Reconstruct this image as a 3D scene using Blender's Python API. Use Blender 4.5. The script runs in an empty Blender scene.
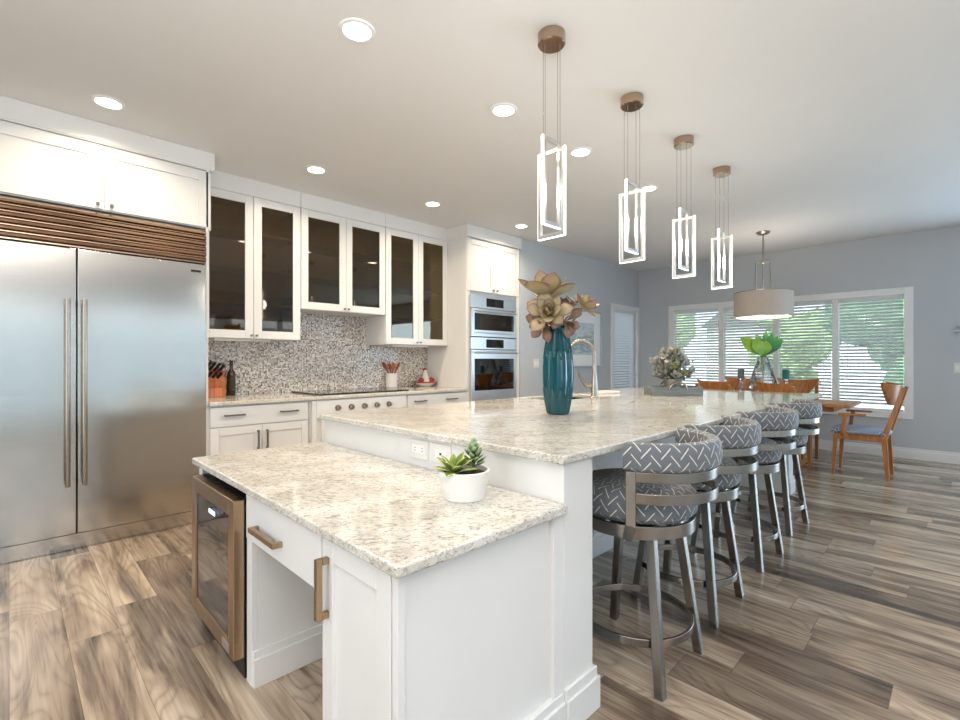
import bpy, bmesh, math, random
from mathutils import Vector, Matrix

random.seed(7)
PI = math.pi
S = bpy.context.scene
COL = S.collection
CEIL = 2.79

# ------------------------------------------------------------------ camera, world, light, exposure
cam_data = bpy.data.cameras.new('camera')
cam_data.sensor_width = 36.0
cam_data.lens = 36.0 * 477.4 / 960.0
cam_data.clip_start = 0.02
cam = bpy.data.objects.new('camera', cam_data)
COL.objects.link(cam)
cam.location = (0, 0, 1.22)
cam.rotation_euler = (PI / 2, 0, math.radians(45.4 - 90))
S.camera = cam

world = bpy.data.worlds.new('daylight')
S.world = world
world.use_nodes = True
bgn = world.node_tree.nodes['Background']
bgn.inputs[0].default_value = (0.80, 0.91, 1.0, 1)
bgn.inputs[1].default_value = 3.9

S.view_settings.view_transform = 'Standard'
S.view_settings.look = 'None'
S.view_settings.gamma = 1.0
S.view_settings.exposure = -0.28
S.view_settings.use_curve_mapping = False
S.cycles.use_denoising = True
S.cycles.max_bounces = 10
S.cycles.diffuse_bounces = 6
S.cycles.transparent_max_bounces = 16
S.cycles.sample_clamp_indirect = 6.0
S.cycles.caustics_reflective = False
S.cycles.caustics_refractive = False

sun_d = bpy.data.lights.new('sun', 'SUN')
sun_d.energy = 5.0
sun_d.angle = math.radians(3)
sun_d.color = (1.0, 0.96, 0.9)
sun = bpy.data.objects.new('sun', sun_d)
COL.objects.link(sun)
sun.rotation_euler = (math.radians(38), 0, math.radians(-80))

def area(name, loc, rot, sx, sy, power, color):
    d = bpy.data.lights.new(name, 'AREA')
    d.shape = 'RECTANGLE'
    d.size, d.size_y = sx, sy
    d.energy = power
    d.color = color
    o = bpy.data.objects.new(name, d)
    COL.objects.link(o)
    o.location = loc
    o.rotation_euler = rot
    return o
# daylight arriving through the patio doors and garden door
area('patio_daylight', (2.0, -3.15, 1.2), (PI / 2, 0, 0), 7.9, 1.9, 24, (0.62, 0.82, 1.0))
area('garden_door_daylight', (7.84, -1.75, 1.18), (PI / 2, 0, PI / 2), 2.2, 2.1, 150, (0.55, 0.78, 1.0))
area('rear_fill', (-2.45, 1.6, 1.4), (PI / 2, 0, -PI / 2), 3.2, 1.9, 24, (1.0, 0.96, 0.9))  # added warm fill from behind the camera, placed at the rear window
# added upward fill, standing in for a flash bounced off the ceiling
area('bounce_fill', (-0.6, -0.6, 1.75), (PI, 0, 0), 1.6, 1.6, 215, (1.0, 0.98, 0.96))

# ------------------------------------------------------------------ materials
def lin(c):
    return tuple(((v / 255) / 12.92 if v / 255 <= 0.04045 else ((v / 255 + 0.055) / 1.055) ** 2.4) for v in c) + (1,)

class NT:
    def __init__(self, name):
        self.m = bpy.data.materials.new(name)
        self.m.use_nodes = True
        self.t = self.m.node_tree
        self.b = self.t.nodes['Principled BSDF']
    def n(self, kind, **kw):
        nd = self.t.nodes.new(kind)
        for k, v in kw.items():
            setattr(nd, k, v)
        return nd
    def put(self, sock, v):
        if hasattr(v, 'is_linked') or isinstance(v, bpy.types.NodeSocket):
            self.t.links.new(v, sock)
        else:
            sock.default_value = v
    def math(self, op, a, b=None, c=None):
        nd = self.n('ShaderNodeMath', operation=op)
        self.put(nd.inputs[0], a)
        if b is not None: self.put(nd.inputs[1], b)
        if c is not None: self.put(nd.inputs[2], c)
        return nd.outputs[0]
    def xyz(self, v):
        nd = self.n('ShaderNodeSeparateXYZ')
        self.put(nd.inputs[0], v)
        return nd.outputs[0], nd.outputs[1], nd.outputs[2]
    def comb(self, x, y, z=0.0):
        nd = self.n('ShaderNodeCombineXYZ')
        for i, v in enumerate((x, y, z)):
            self.put(nd.inputs[i], v)
        return nd.outputs[0]
    def coord(self, kind='Object'):
        return self.n('ShaderNodeTexCoord').outputs[kind]
    def noise(self, vec, scale=1.0, detail=4.0, rough=0.5, dist=0.0):
        nd = self.n('ShaderNodeTexNoise')
        self.put(nd.inputs['Vector'], vec)
        nd.inputs['Scale'].default_value = scale
        nd.inputs['Detail'].default_value = detail
        nd.inputs['Roughness'].default_value = rough
        nd.inputs['Distortion'].default_value = dist
        return nd.outputs['Fac']
    def ramp(self, fac, stops, interp='LINEAR'):
        nd = self.n('ShaderNodeValToRGB')
        nd.color_ramp.interpolation = interp
        el = nd.color_ramp.elements
        while len(el) < len(stops):
            el.new(0.5)
        for e, (p, c) in zip(el, stops):
            e.position = p
            e.color = c if len(c) == 4 else lin(c)
        self.put(nd.inputs[0], fac)
        return nd.outputs[0]
    def mix(self, fac, a, b, mode='MIX'):
        nd = self.n('ShaderNodeMix', data_type='RGBA', blend_type=mode)
        self.put(nd.inputs[0], fac)
        self.put(nd.inputs[6], a)
        self.put(nd.inputs[7], b)
        return nd.outputs[2]
    def white(self, vec):
        nd = self.n('ShaderNodeTexWhiteNoise', noise_dimensions='3D')
        self.put(nd.inputs['Vector'], vec)
        return nd.outputs['Value']
    def base(self, c): self.put(self.b.inputs['Base Color'], c)
    def bump(self, h, strength=0.2, dist=0.002):
        nd = self.n('ShaderNodeBump')
        nd.inputs['Strength'].default_value = strength
        nd.inputs['Distance'].default_value = dist
        self.put(nd.inputs['Height'], h)
        self.t.links.new(nd.outputs[0], self.b.inputs['Normal'])

def plain(name, rgb, rough=0.5, metal=0.0, spec=0.5, var=0.03, scale=6.0):
    n = NT(name)
    c = lin(rgb)
    if var:
        f = n.noise(n.coord(), scale, 3)
        d = tuple(v * (1 - var) for v in c[:3]) + (1,)
        n.base(n.ramp(f, [(0.35, d), (0.65, c)]))
    else:
        n.base(c)
    n.b.inputs['Roughness'].default_value = rough
    n.b.inputs['Metallic'].default_value = metal
    n.b.inputs['Specular IOR Level'].default_value = spec
    return n.m

def emit(name, rgb, strength):
    n = NT(name)
    n.base((0.9, 0.9, 0.9, 1))
    n.b.inputs['Emission Color'].default_value = lin(rgb)
    n.b.inputs['Emission Strength'].default_value = strength
    return n.m

def steel(name, rgb, rough=0.25, axis='x', streak=0.10, rv=0.08):
    n = NT(name)
    x, y, z = n.xyz(n.coord())
    k = {'x': n.comb(n.math('MULTIPLY', x, 0.6), n.math('MULTIPLY', y, 0.6), n.math('MULTIPLY', z, 160)),
         'z': n.comb(n.math('MULTIPLY', x, 160), n.math('MULTIPLY', y, 160), n.math('MULTIPLY', z, 0.6))}[axis]
    f = n.noise(k, 1.0, 3)
    c = lin(rgb)
    d = tuple(v * (1 - streak) for v in c[:3]) + (1,)
    n.base(n.ramp(f, [(0.3, d), (0.7, c)]))
    n.put(n.b.inputs['Roughness'], n.math('MULTIPLY_ADD', f, rv, rough - rv / 2))
    n.b.inputs['Metallic'].default_value = 1.0
    n.bump(f, 0.06, 0.001)
    return n.m

def wood_mat(name, light, dark, rough=0.35, axis='z', sc=1.0):
    n = NT(name)
    x, y, z = n.xyz(n.coord())
    s = 26 * sc
    v = {'z': (n.math('MULTIPLY', x, s), n.math('MULTIPLY', y, s), n.math('MULTIPLY', z, 2.2)),
         'x': (n.math('MULTIPLY', x, 2.2), n.math('MULTIPLY', y, s), n.math('MULTIPLY', z, s)),
         'y': (n.math('MULTIPLY', x, s), n.math('MULTIPLY', y, 2.2), n.math('MULTIPLY', z, s))}[axis]
    f = n.noise(n.comb(*v), 1.0, 5, 0.6, 0.6)
    n.base(n.ramp(f, [(0.32, lin(dark)), (0.62, lin(light))]))
    n.b.inputs['Roughness'].default_value = rough
    return n.m

def floor_mat():
    n = NT('plank_floor')
    x, y, z = n.xyz(n.coord())
    W, L = 0.182, 1.22
    xr = n.math('DIVIDE', x, W)
    row = n.math('FLOOR', xr)
    shift = n.math('MULTIPLY', n.white(n.comb(row, 3.3, 1.7)), L)
    yr = n.math('DIVIDE', n.math('ADD', y, shift), L)
    pid = n.math('FLOOR', yr)
    idv = n.comb(row, pid, 0.5)
    r1 = n.white(idv)
    r2 = n.white(n.comb(pid, row, 9.1))
    off = n.math('MULTIPLY', r1, 37.0)
    v1 = n.comb(n.math('ADD', n.math('MULTIPLY', x, 5.5), off), n.math('ADD', n.math('MULTIPLY', y, 0.95), n.math('MULTIPLY', r2, 21.0)), off)
    broad = n.noise(v1, 1.0, 3, 0.5, 1.1)
    rings = n.math('FRACT', n.math('MULTIPLY', n.noise(v1, 0.9, 1.2, 0.4, 0.9), 15.0))
    ring = n.math('ABSOLUTE', n.math('SUBTRACT', n.math('MULTIPLY', rings, 2.0), 1.0))
    fine = n.noise(n.comb(n.math('ADD', n.math('MULTIPLY', x, 70), off), n.math('MULTIPLY', y, 2.5), off), 1.0, 4, 0.6)
    col = n.ramp(broad, [(0.32, (76, 64, 57)), (0.41, (132, 113, 97)), (0.50, (188, 168, 147)), (0.66, (222, 205, 185))])
    dark = n.mix(n.math('MULTIPLY', n.math('POWER', ring, 2.4), 0.5), col, lin((96, 74, 60)))
    col2 = n.mix(0.38, dark, n.ramp(fine, [(0.3, (74, 59, 52)), (0.58, (190, 170, 150))]), 'MULTIPLY')
    col2 = n.mix(0.25, dark, n.ramp(fine, [(0.36, (82, 66, 55)), (0.6, (218, 199, 175))]))
    tone = n.ramp(r2, [(0.0, (172, 166, 162)), (0.5, (226, 222, 218)), (1.0, (255, 252, 248))])
    col3 = n.mix(1.0, col2, tone, 'MULTIPLY')
    fx = n.math('ABSOLUTE', n.math('SUBTRACT', n.math('FRACT', xr), 0.5))
    fy = n.math('ABSOLUTE', n.math('SUBTRACT', n.math('FRACT', yr), 0.5))
    gap = n.math('MAXIMUM', n.math('GREATER_THAN', fx, 0.5 - 0.007), n.math('GREATER_THAN', fy, 0.5 - 0.0012))
    n.base(n.mix(n.math('MULTIPLY', gap, 0.55), col3, lin((70, 55, 46))))
    n.put(n.b.inputs['Roughness'], n.math('MULTIPLY_ADD', fine, 0.14, 0.15))
    n.b.inputs['Specular IOR Level'].default_value = 0.9
    n.bump(n.math('SUBTRACT', fine, gap), 0.12, 0.001)
    return n.m

def granite_mat():
    n = NT('cream_granite')
    co = n.coord()
    x, y, z = n.xyz(co)
    u = n.math('SUBTRACT', n.math('MULTIPLY', x, 0.75), n.math('MULTIPLY', y, 0.66))
    w = n.math('ADD', n.math('MULTIPLY', y, 0.75), n.math('MULTIPLY', x, 0.66))
    st = n.comb(n.math('MULTIPLY', u, 0.85), n.math('MULTIPLY', w, 1.6), n.math('MULTIPLY', z, 2.0))
    a = n.noise(st, 24, 6, 0.68, 2.2)
    b = n.noise(st, 70, 5, 0.7, 1.6)
    c = n.noise(st, 5, 3, 0.5, 0.4)
    base = n.ramp(c, [(0.35, (204, 199, 189)), (0.65, (224, 221, 214))])
    m1 = n.mix(n.ramp(a, [(0.36, (255, 255, 255)), (0.50, (0, 0, 0))]), base, lin((156, 150, 140)))
    m2 = n.mix(n.ramp(b, [(0.33, (255, 255, 255)), (0.44, (0, 0, 0))]), m1, lin((108, 98, 86)))
    m3 = n.mix(n.ramp(b, [(0.60, (0, 0, 0)), (0.68, (255, 255, 255))]), m2, lin((240, 237, 230)))
    n.base(m3)
    n.b.inputs['Roughness'].default_value = 0.07
    n.b.inputs['Specular IOR Level'].default_value = 0.65
    return n.m

def mosaic_mat():
    n = NT('mosaic_tile')
    x, y, z = n.xyz(n.coord())
    s = 1 / 0.0135
    rx, rz = n.math('MULTIPLY', x, s), n.math('MULTIPLY', z, s)
    cell = n.comb(n.math('FLOOR', rx), n.math('FLOOR', rz), 0.3)
    v = n.white(cell)
    col = n.ramp(v, [(0.0, (92, 74, 62)), (0.10, (150, 128, 110)), (0.24, (190, 178, 166)), (0.48, (214, 210, 206)), (0.72, (236, 234, 232)), (0.90, (168, 164, 168))], 'CONSTANT')
    fx = n.math('ABSOLUTE', n.math('SUBTRACT', n.math('FRACT', rx), 0.5))
    fz = n.math('ABSOLUTE', n.math('SUBTRACT', n.math('FRACT', rz), 0.5))
    g = n.math('GREATER_THAN', n.math('MAXIMUM', fx, fz), 0.43)
    n.base(n.mix(g, col, lin((200, 196, 190))))
    n.b.inputs['Roughness'].default_value = 0.2
    n.bump(n.math('SUBTRACT', 1.0, g), 0.3, 0.001)
    return n.m

def weave_mat(name, ground, ground2, line, w=0.027, h=0.05, th=0.10):
    n = NT(name)
    u, v, _ = n.xyz(n.coord('UV'))
    uu = n.math('DIVIDE', u, w)
    colm = n.math('FLOOR', uu)
    a = n.math('FRACT', uu)
    p = n.math('MODULO', n.math('ABSOLUTE', colm), 2.0)
    vv = n.math('ADD', n.math('DIVIDE', v, h), n.math('MULTIPLY', p, 0.5))
    b = n.math('FRACT', vv)
    tgt = n.math('ADD', n.math('MULTIPLY', p, a), n.math('MULTIPLY', n.math('SUBTRACT', 1.0, p), n.math('SUBTRACT', 1.0, a)))
    tgt = n.math('MULTIPLY_ADD', tgt, 0.76, 0.12)
    d = n.math('ABSOLUTE', n.math('SUBTRACT', b, tgt))
    on = n.math('LESS_THAN', d, th)
    stripe = n.math('LESS_THAN', n.math('FRACT', n.math('ADD', n.math('MULTIPLY', vv, 5.0), n.math('MULTIPLY', n.math('SUBTRACT', 0.5, p), n.math('MULTIPLY', a, 7.0)))), 0.5)
    g = n.mix(stripe, lin(ground), lin(ground2))
    n.base(n.mix(on, g, lin(line)))
    n.b.inputs['Roughness'].default_value = 0.75
    n.b.inputs['Sheen Weight'].default_value = 0.15
    n.bump(on, 0.4, 0.001)
    return n.m

def pane_mat(name, tint, refl=0.08, ior=1.5, gloss=0.0):
    n = NT(name)
    t = n.t
    tr = n.n('ShaderNodeBsdfTransparent'); tr.inputs[0].default_value = tint
    gl = n.n('ShaderNodeBsdfGlossy'); gl.inputs['Roughness'].default_value = gloss
    fr = n.n('ShaderNodeFresnel'); fr.inputs[0].default_value = ior
    mx = n.n('ShaderNodeMixShader')
    f = n.math('ADD', fr.outputs[0], refl - 0.04)
    t.links.new(f, mx.inputs[0])
    t.links.new(tr.outputs[0], mx.inputs[1])
    t.links.new(gl.outputs[0], mx.inputs[2])
    t.links.new(mx.outputs[0], t.nodes['Material Output'].inputs[0])
    return n.m

def leaf_mat(name, base, mid, tip, rough=0.5, edge=0.0):
    n = NT(name)
    u, v, _ = n.xyz(n.coord('UV'))
    f = n.noise(n.coord(), 30, 3)
    k = n.math('ADD', v, n.math('MULTIPLY', n.math('SUBTRACT', f, 0.5), 0.5))
    if edge:
        e = n.math('POWER', n.math('ABSOLUTE', n.math('COSINE', n.math('MULTIPLY', u, 2 * PI))), 5.0)
        k = n.math('ADD', n.math('MULTIPLY', k, 0.75), n.math('MULTIPLY', e, edge))
    n.base(n.ramp(k, [(0.05, base), (0.5, mid), (0.95, tip)]))
    n.b.inputs['Roughness'].default_value = rough
    return n.m

def striped_leaf(name):
    n = NT(name)
    u, v, _ = n.xyz(n.coord('UV'))
    e = n.math('ABSOLUTE', n.math('SUBTRACT', n.math('FRACT', n.math('MULTIPLY', u, 2.0)), 0.5))
    n.base(n.ramp(e, [(0.0, (86, 110, 40)), (0.22, (112, 134, 48)), (0.34, (150, 158, 78)), (0.44, (214, 214, 140))]))
    n.b.inputs['Roughness'].default_value = 0.4
    return n.m

def art_mat():
    n = NT('shore_print')
    x, y, z = n.xyz(n.coord())
    f = n.noise(n.comb(n.math('MULTIPLY', x, 3.0), 0.0, n.math('MULTIPLY', z, 8)), 2.6, 6, 0.7, 1.2)
    k = n.math('ADD', n.math('MULTIPLY', f, 0.8), n.math('MULTIPLY', n.math('SUBTRACT', z, 0.40), 0.55))
    n.base(n.ramp(k, [(0.25, (196, 204, 206)), (0.38, (128, 156, 170)), (0.48, (214, 222, 226)), (0.60, (160, 188, 204)), (0.75, (206, 222, 234))]))
    n.b.inputs['Roughness'].default_value = 0.25
    return n.m

M = {}
M['white'] = plain('white_cabinet_paint', (227, 226, 224), 0.32, var=0.015)
M['trimw'] = plain('white_trim_paint', (238, 238, 238), 0.35, var=0.015)
M['ceil'] = plain('ceiling_paint', (226, 225, 224), 0.8, var=0.015, scale=2)
M['wall'] = plain('blue_grey_wall_paint', (194, 199, 204), 0.6, var=0.02, scale=2)
M['floor'] = floor_mat()
M['granite'] = granite_mat()
M['mosaic'] = mosaic_mat()
M['steel'] = steel('brushed_steel', (196, 192, 186), 0.17, 'x', 0.06)
M['steelv'] = steel('brushed_steel_upright', (196, 190, 182), 0.25, 'z')
M['steell'] = steel('light_steel', (226, 225, 223), 0.3, 'x', 0.05)
M['nickel'] = steel('satin_nickel', (176, 164, 150), 0.25, 'z', 0.08)
M['bronze'] = steel('bronze_nickel', (186, 162, 142), 0.14, 'x', 0.05)
M['pull'] = steel('pewter_pull', (142, 134, 126), 0.32, 'x', 0.08)
M['champ'] = steel('champagne_pull', (178, 152, 122), 0.3, 'x', 0.08)
M['stool'] = steel('stool_metal', (150, 143, 136), 0.26, 'x', 0.04, 0.04)
M['black'] = plain('black_plastic', (22, 21, 20), 0.4)
M['blackglass'] = plain('black_glass', (20, 16, 14), 0.05, spec=0.7, var=0)
M['dark'] = plain('dark_gap', (30, 24, 20), 0.6)
M['bronzeglass'] = pane_mat('bronze_glass', (0.60, 0.47, 0.12, 1), 0.07, gloss=0.01)
M['coolerglass'] = pane_mat('cooler_glass', (0.16, 0.085, 0.05, 1), 0.16, gloss=0.02)
M['ovenglass'] = pane_mat('oven_glass', (0.05, 0.05, 0.055, 1), 0.16, gloss=0.02)
M['pane'] = pane_mat('window_glass', (0.96, 0.98, 0.98, 1), 0.05)
M['interior'] = plain('cabinet_interior', (208, 200, 182), 0.5)
M['shelfglass'] = plain('shelf_edge', (70, 70, 60), 0.2)
def blind_mat():
    n = NT('white_blind_slat')
    df = n.n('ShaderNodeBsdfDiffuse'); df.inputs[0].default_value = lin((244, 244, 246))
    tl = n.n('ShaderNodeBsdfTranslucent'); tl.inputs[0].default_value = lin((236, 238, 242))
    mx = n.n('ShaderNodeMixShader'); mx.inputs[0].default_value = 0.45
    n.t.links.new(df.outputs[0], mx.inputs[1]); n.t.links.new(tl.outputs[0], mx.inputs[2])
    n.t.links.new(mx.outputs[0], n.t.nodes['Material Output'].inputs[0])
    return n.m
M['blind'] = blind_mat()
M['fabric'] = weave_mat('woven_stool_fabric', (84, 90, 97), (114, 118, 123), (214, 209, 198), 0.034, 0.052, 0.055)
M['chairfab'] = weave_mat('blue_chair_fabric', (74, 96, 128), (110, 130, 156), (210, 214, 220), 0.022, 0.04, 0.12)
M['orange'] = wood_mat('orange_wood', (184, 122, 64), (146, 88, 44), 0.32)
M['block'] = wood_mat('knife_block_wood', (206, 130, 84), (168, 92, 54), 0.4)
M['spoon'] = wood_mat('spoon_wood', (196, 118, 66), (158, 84, 42), 0.5, sc=0.6)
M['spoonred'] = wood_mat('reddish_spoon_wood', (170, 82, 50), (134, 56, 34), 0.5, sc=0.6)
M['ceramic'] = plain('white_ceramic', (232, 229, 224), 0.25, var=0.01)
M['pot'] = plain('matt_white_pot', (226, 224, 220), 0.45, var=0.02)
M['soil'] = plain('dark_soil', (52, 30, 20), 0.9, var=0.4, scale=80)
M['teal'] = plain('teal_glaze', (6, 74, 84), 0.1, var=0.12, scale=9)
M['succ'] = leaf_mat('dusty_succulent', (132, 128, 84), (176, 160, 126), (112, 80, 70), 0.5, 0.4)
M['succ2'] = leaf_mat('mauve_succulent', (120, 108, 78), (140, 112, 94), (92, 58, 54), 0.5, 0.4)
M['agave'] = striped_leaf('striped_leaf')
M['spike'] = leaf_mat('spiky_green', (52, 78, 44), (84, 116, 74), (168, 184, 142), 0.45)
M['green'] = leaf_mat('bright_green_leaf', (104, 150, 40), (138, 178, 52), (120, 160, 50), 0.35)
M['green2'] = leaf_mat('deep_green_leaf', (30, 92, 44), (52, 122, 60), (84, 148, 76), 0.35)
M['dusty'] = leaf_mat('dusty_grey_leaf', (74, 82, 62), (124, 128, 114), (158, 154, 164), 0.6)
M['dusty2'] = leaf_mat('olive_leaf', (70, 80, 40), (110, 118, 60), (150, 150, 110), 0.6)
M['blossom'] = leaf_mat('cream_blossom', (226, 222, 190), (236, 232, 212), (240, 238, 228), 0.6)
M['stem'] = plain('plant_stem', (120, 118, 74), 0.6)
M['greywood'] = wood_mat('grey_washed_wood', (126, 132, 135), (92, 98, 102), 0.6, 'x')
M['clay'] = plain('grey_pot', (140, 140, 134), 0.7, var=0.1)
M['glass'] = pane_mat('clear_facet_glass', (0.93, 0.95, 0.97, 1), 0.34, gloss=0.02)
M['greycandle'] = plain('grey_candle', (110, 116, 124), 0.5)
M['tealcandle'] = plain('teal_candle', (28, 116, 112), 0.5)
M['red'] = plain('red_glaze', (178, 40, 32), 0.3, var=0.1)
M['redfruit'] = plain('red_fruit_skin', (172, 44, 32), 0.3, var=0.3, scale=30)
M['bottle'] = plain('dark_bottle_glass', (44, 38, 18), 0.08, spec=0.7, var=0)
M['label'] = plain('bottle_label', (64, 54, 38), 0.6)
M['shade'] = plain('linen_shade', (196, 184, 174), 0.8, var=0.05, scale=60)
M['diff'] = emit('lamp_diffuser', (255, 244, 226), 2.2)
M['led'] = emit('led_strip', (255, 252, 246), 5.0)
M['lens'] = emit('downlight_lens', (255, 244, 228), 9.0)
M['blueled'] = emit('blue_display', (110, 160, 255), 4.0)
M['undercab'] = plain('under_cabinet_bar', (214, 212, 208), 0.4)
M['mat'] = plain('picture_mat', (240, 241, 243), 0.7, var=0)
M['art'] = art_mat()
M['frame'] = steel('silver_frame', (190, 192, 196), 0.35, 'z', 0.05)
M['screenw'] = wood_mat('screen_boards', (176, 186, 194), (146, 158, 168), 0.8, 'x', 0.3)
M['bark'] = plain('tree_bark', (96, 78, 60), 0.9, var=0.3, scale=20)
M['grass'] = plain('pale_terrace', (198, 200, 190), 0.9, var=0.12, scale=2)
def foliage_mat(name, a, b):
    n = NT(name)
    f = n.noise(n.coord(), 9, 5, 0.7)
    n.base(n.ramp(f, [(0.34, a), (0.66, b)]))
    n.b.inputs['Roughness'].default_value = 0.8
    return n.m
M['leafA'] = foliage_mat('tree_leaves', (104, 146, 84), (196, 216, 160))
M['leafB'] = foliage_mat('dark_tree_leaves', (62, 118, 84), (142, 186, 140))

# ------------------------------------------------------------------ mesh helpers
class MB:
    def __init__(self):
        self.bm = bmesh.new()
        self.uv = self.bm.loops.layers.uv.new('UVMap')
    def face(self, vs, uvs=None):
        try:
            f = self.bm.faces.new(vs)
        except ValueError:
            return None
        if uvs:
            for l, c in zip(f.loops, uvs):
                l[self.uv].uv = c
        return f
    def box(self, x0, x1, y0, y1, z0, z1, mat=None):
        if x0 > x1: x0, x1 = x1, x0
        if y0 > y1: y0, y1 = y1, y0
        if z0 > z1: z0, z1 = z1, z0
        P = [(x0, y0, z0), (x1, y0, z0), (x1, y1, z0), (x0, y1, z0), (x0, y0, z1), (x1, y0, z1), (x1, y1, z1), (x0, y1, z1)]
        if mat is not None:
            P = [mat @ Vector(p) for p in P]
        v = [self.bm.verts.new(p) for p in P]
        for q in ((3, 2, 1, 0), (4, 5, 6, 7), (0, 1, 5, 4), (1, 2, 6, 5), (2, 3, 7, 6), (3, 0, 4, 7)):
            self.face([v[i] for i in q])
        return self
    def prism(self, pts, z0, z1, mat=None):
        """polygon pts (x,y) extruded z0..z1, optional matrix"""
        t = mat or Matrix.Identity(4)
        a = [self.bm.verts.new(t @ Vector((x, y, z0))) for x, y in pts]
        b = [self.bm.verts.new(t @ Vector((x, y, z1))) for x, y in pts]
        self.face(a[::-1]); self.face(b)
        n = len(pts)
        for i in range(n):
            j = (i + 1) % n
            self.face([a[i], a[j], b[j], b[i]])
        return self
    def bar(self, p0, p1, w, h, up=(0, 0, 1), w1=None, h1=None):
        """rectangular bar from p0 to p1 tapering to w1,h1"""
        p0, p1 = Vector(p0), Vector(p1)
        d = (p1 - p0).normalized()
        s = d.cross(Vector(up))
        if s.length < 1e-4: s = Vector((1, 0, 0))
        s.normalize(); u = s.cross(d).normalized()
        w1 = w if w1 is None else w1; h1 = h if h1 is None else h1
        A = [self.bm.verts.new(p0 + s * (a * w / 2) + u * (b * h / 2)) for a, b in ((-1, -1), (1, -1), (1, 1), (-1, 1))]
        B = [self.bm.verts.new(p1 + s * (a * w1 / 2) + u * (b * h1 / 2)) for a, b in ((-1, -1), (1, -1), (1, 1), (-1, 1))]
        self.face(A[::-1]); self.face(B)
        for i in range(4):
            j = (i + 1) % 4
            self.face([A[i], A[j], B[j], B[i]])
        return self
    def tube(self, pts, r, n=10, rz=None, cap=True):
        """round tube along pts; r number or list; rz flattens along the second axis"""
        pts = [Vector(p) for p in pts]
        R = r if isinstance(r, (list, tuple)) else [r] * len(pts)
        rings = []
        prev = None
        for i, p in enumerate(pts):
            d = (pts[min(i + 1, len(pts) - 1)] - pts[max(i - 1, 0)]).normalized()
            if prev is None:
                s = d.cross(Vector((0, 0, 1)))
                if s.length < 1e-3: s = Vector((1, 0, 0))
            else:
                s = prev - d * prev.dot(d)
            s.normalize(); prev = s
            u = s.cross(d).normalized()
            f = 1.0 if rz is None else rz
            rings.append([self.bm.verts.new(p + s * (R[i] * math.cos(2 * PI * k / n)) + u * (R[i] * f * math.sin(2 * PI * k / n))) for k in range(n)])
        for i in range(len(rings) - 1):
            for k in range(n):
                j = (k + 1) % n
                t0, t1 = i / (len(rings) - 1), (i + 1) / (len(rings) - 1)
                self.face([rings[i][k], rings[i][j], rings[i + 1][j], rings[i + 1][k]],
                          [(k / n, t0), ((k + 1) / n, t0), ((k + 1) / n, t1), (k / n, t1)])
        if cap:
            self.face(rings[0][::-1]); self.face(rings[-1])
        return self
    def cyl(self, p0, p1, r, n=16, r1=None):
        return self.tube([p0, p1], [r, r if r1 is None else r1], n)
    def lathe(self, prof, c=(0, 0, 0), n=32, a0=0.0, a1=2 * PI, closed=False, rad=None, mat=None):
        """profile of (r, z) turned about z; partial turns get end caps when closed"""
        c = Vector(c)
        full = abs(a1 - a0 - 2 * PI) < 1e-6
        cnt = n if full else n + 1
        ln = [0.0]
        pp = list(prof) + ([prof[0]] if closed else [])
        for a, b in zip(pp[:-1], pp[1:]):
            ln.append(ln[-1] + math.hypot(b[0] - a[0], b[1] - a[1]))
        rr = max(p[0] for p in prof)
        rings = []
        for i in range(cnt):
            a = a0 + (a1 - a0) * i / n
            ring = []
            for k, (r, z) in enumerate(prof):
                q = r if rad is None else rad(r, z, a)
                p = Vector((q * math.cos(a), q * math.sin(a), z))
                if mat is not None: p = mat @ p
                ring.append(self.bm.verts.new(c + p))
            rings.append(ring)
        m = len(prof) if closed else len(prof) - 1
        for i in range(n):
            A, B = rings[i], rings[(i + 1) % cnt]
            ua, ub = (a0 + (a1 - a0) * i / n) * rr, (a0 + (a1 - a0) * (i + 1) / n) * rr
            for k in range(m):
                j = (k + 1) % len(prof)
                self.face([A[k], B[k], B[j], A[j]], [(ua, ln[k]), (ub, ln[k]), (ub, ln[k + 1]), (ua, ln[k + 1])])
        if closed and not full:
            self.face(rings[0]); self.face(rings[-1][::-1])
        if not closed and full:
            if prof[0][0] > 1e-5: self.face([r[0] for r in rings][::-1])
            if prof[-1][0] > 1e-5: self.face([r[-1] for r in rings])
        return self
    def sphere(self, c, r, sz=1.0, u=16, v=10, mat=None):
        return self.lathe([(max(1e-6, r * math.sin(PI * k / v)), -r * sz * math.cos(PI * k / v)) for k in range(v + 1)], c, u, mat=mat)
    def leaf(self, base, d, up, L, W, T=0.12, curl=0.3, fat=0.6, n=7, k=8):
        """fleshy leaf: elliptical rings along a curling spine"""
        base, d, up = Vector(base), Vector(d).normalized(), Vector(up).normalized()
        s = d.cross(up).normalized(); up = s.cross(d).normalized()
        rings = []
        for i in range(n + 1):
            t = i / n
            w = W / 2 * max(0.03, math.sin(PI * min(1, (0.12 + 0.88 * t)) ** (1 / fat if fat < 1 else fat)) if t < 1 else 0.03)
            ang = curl * t
            p = base + d * (L * t * math.cos(ang * 0.5)) + up * (L * t * math.sin(ang))
            un = (up * math.cos(ang) - d * math.sin(ang)).normalized()
            rings.append([self.bm.verts.new(p + s * (w * math.cos(2 * PI * q / k)) + un * (w * T * math.sin(2 * PI * q / k) + 0.12 * w * abs(math.cos(2 * PI * q / k)))) for q in range(k)])
        for i in range(n):
            for q in range(k):
                j = (q + 1) % k
                self.face([rings[i][q], rings[i][j], rings[i + 1][j], rings[i + 1][q]],
                          [(q / k, i / n), ((q + 1) / k, i / n), ((q + 1) / k, (i + 1) / n), (q / k, (i + 1) / n)])
        self.face(rings[0][::-1]); self.face(rings[-1])
        return self
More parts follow.
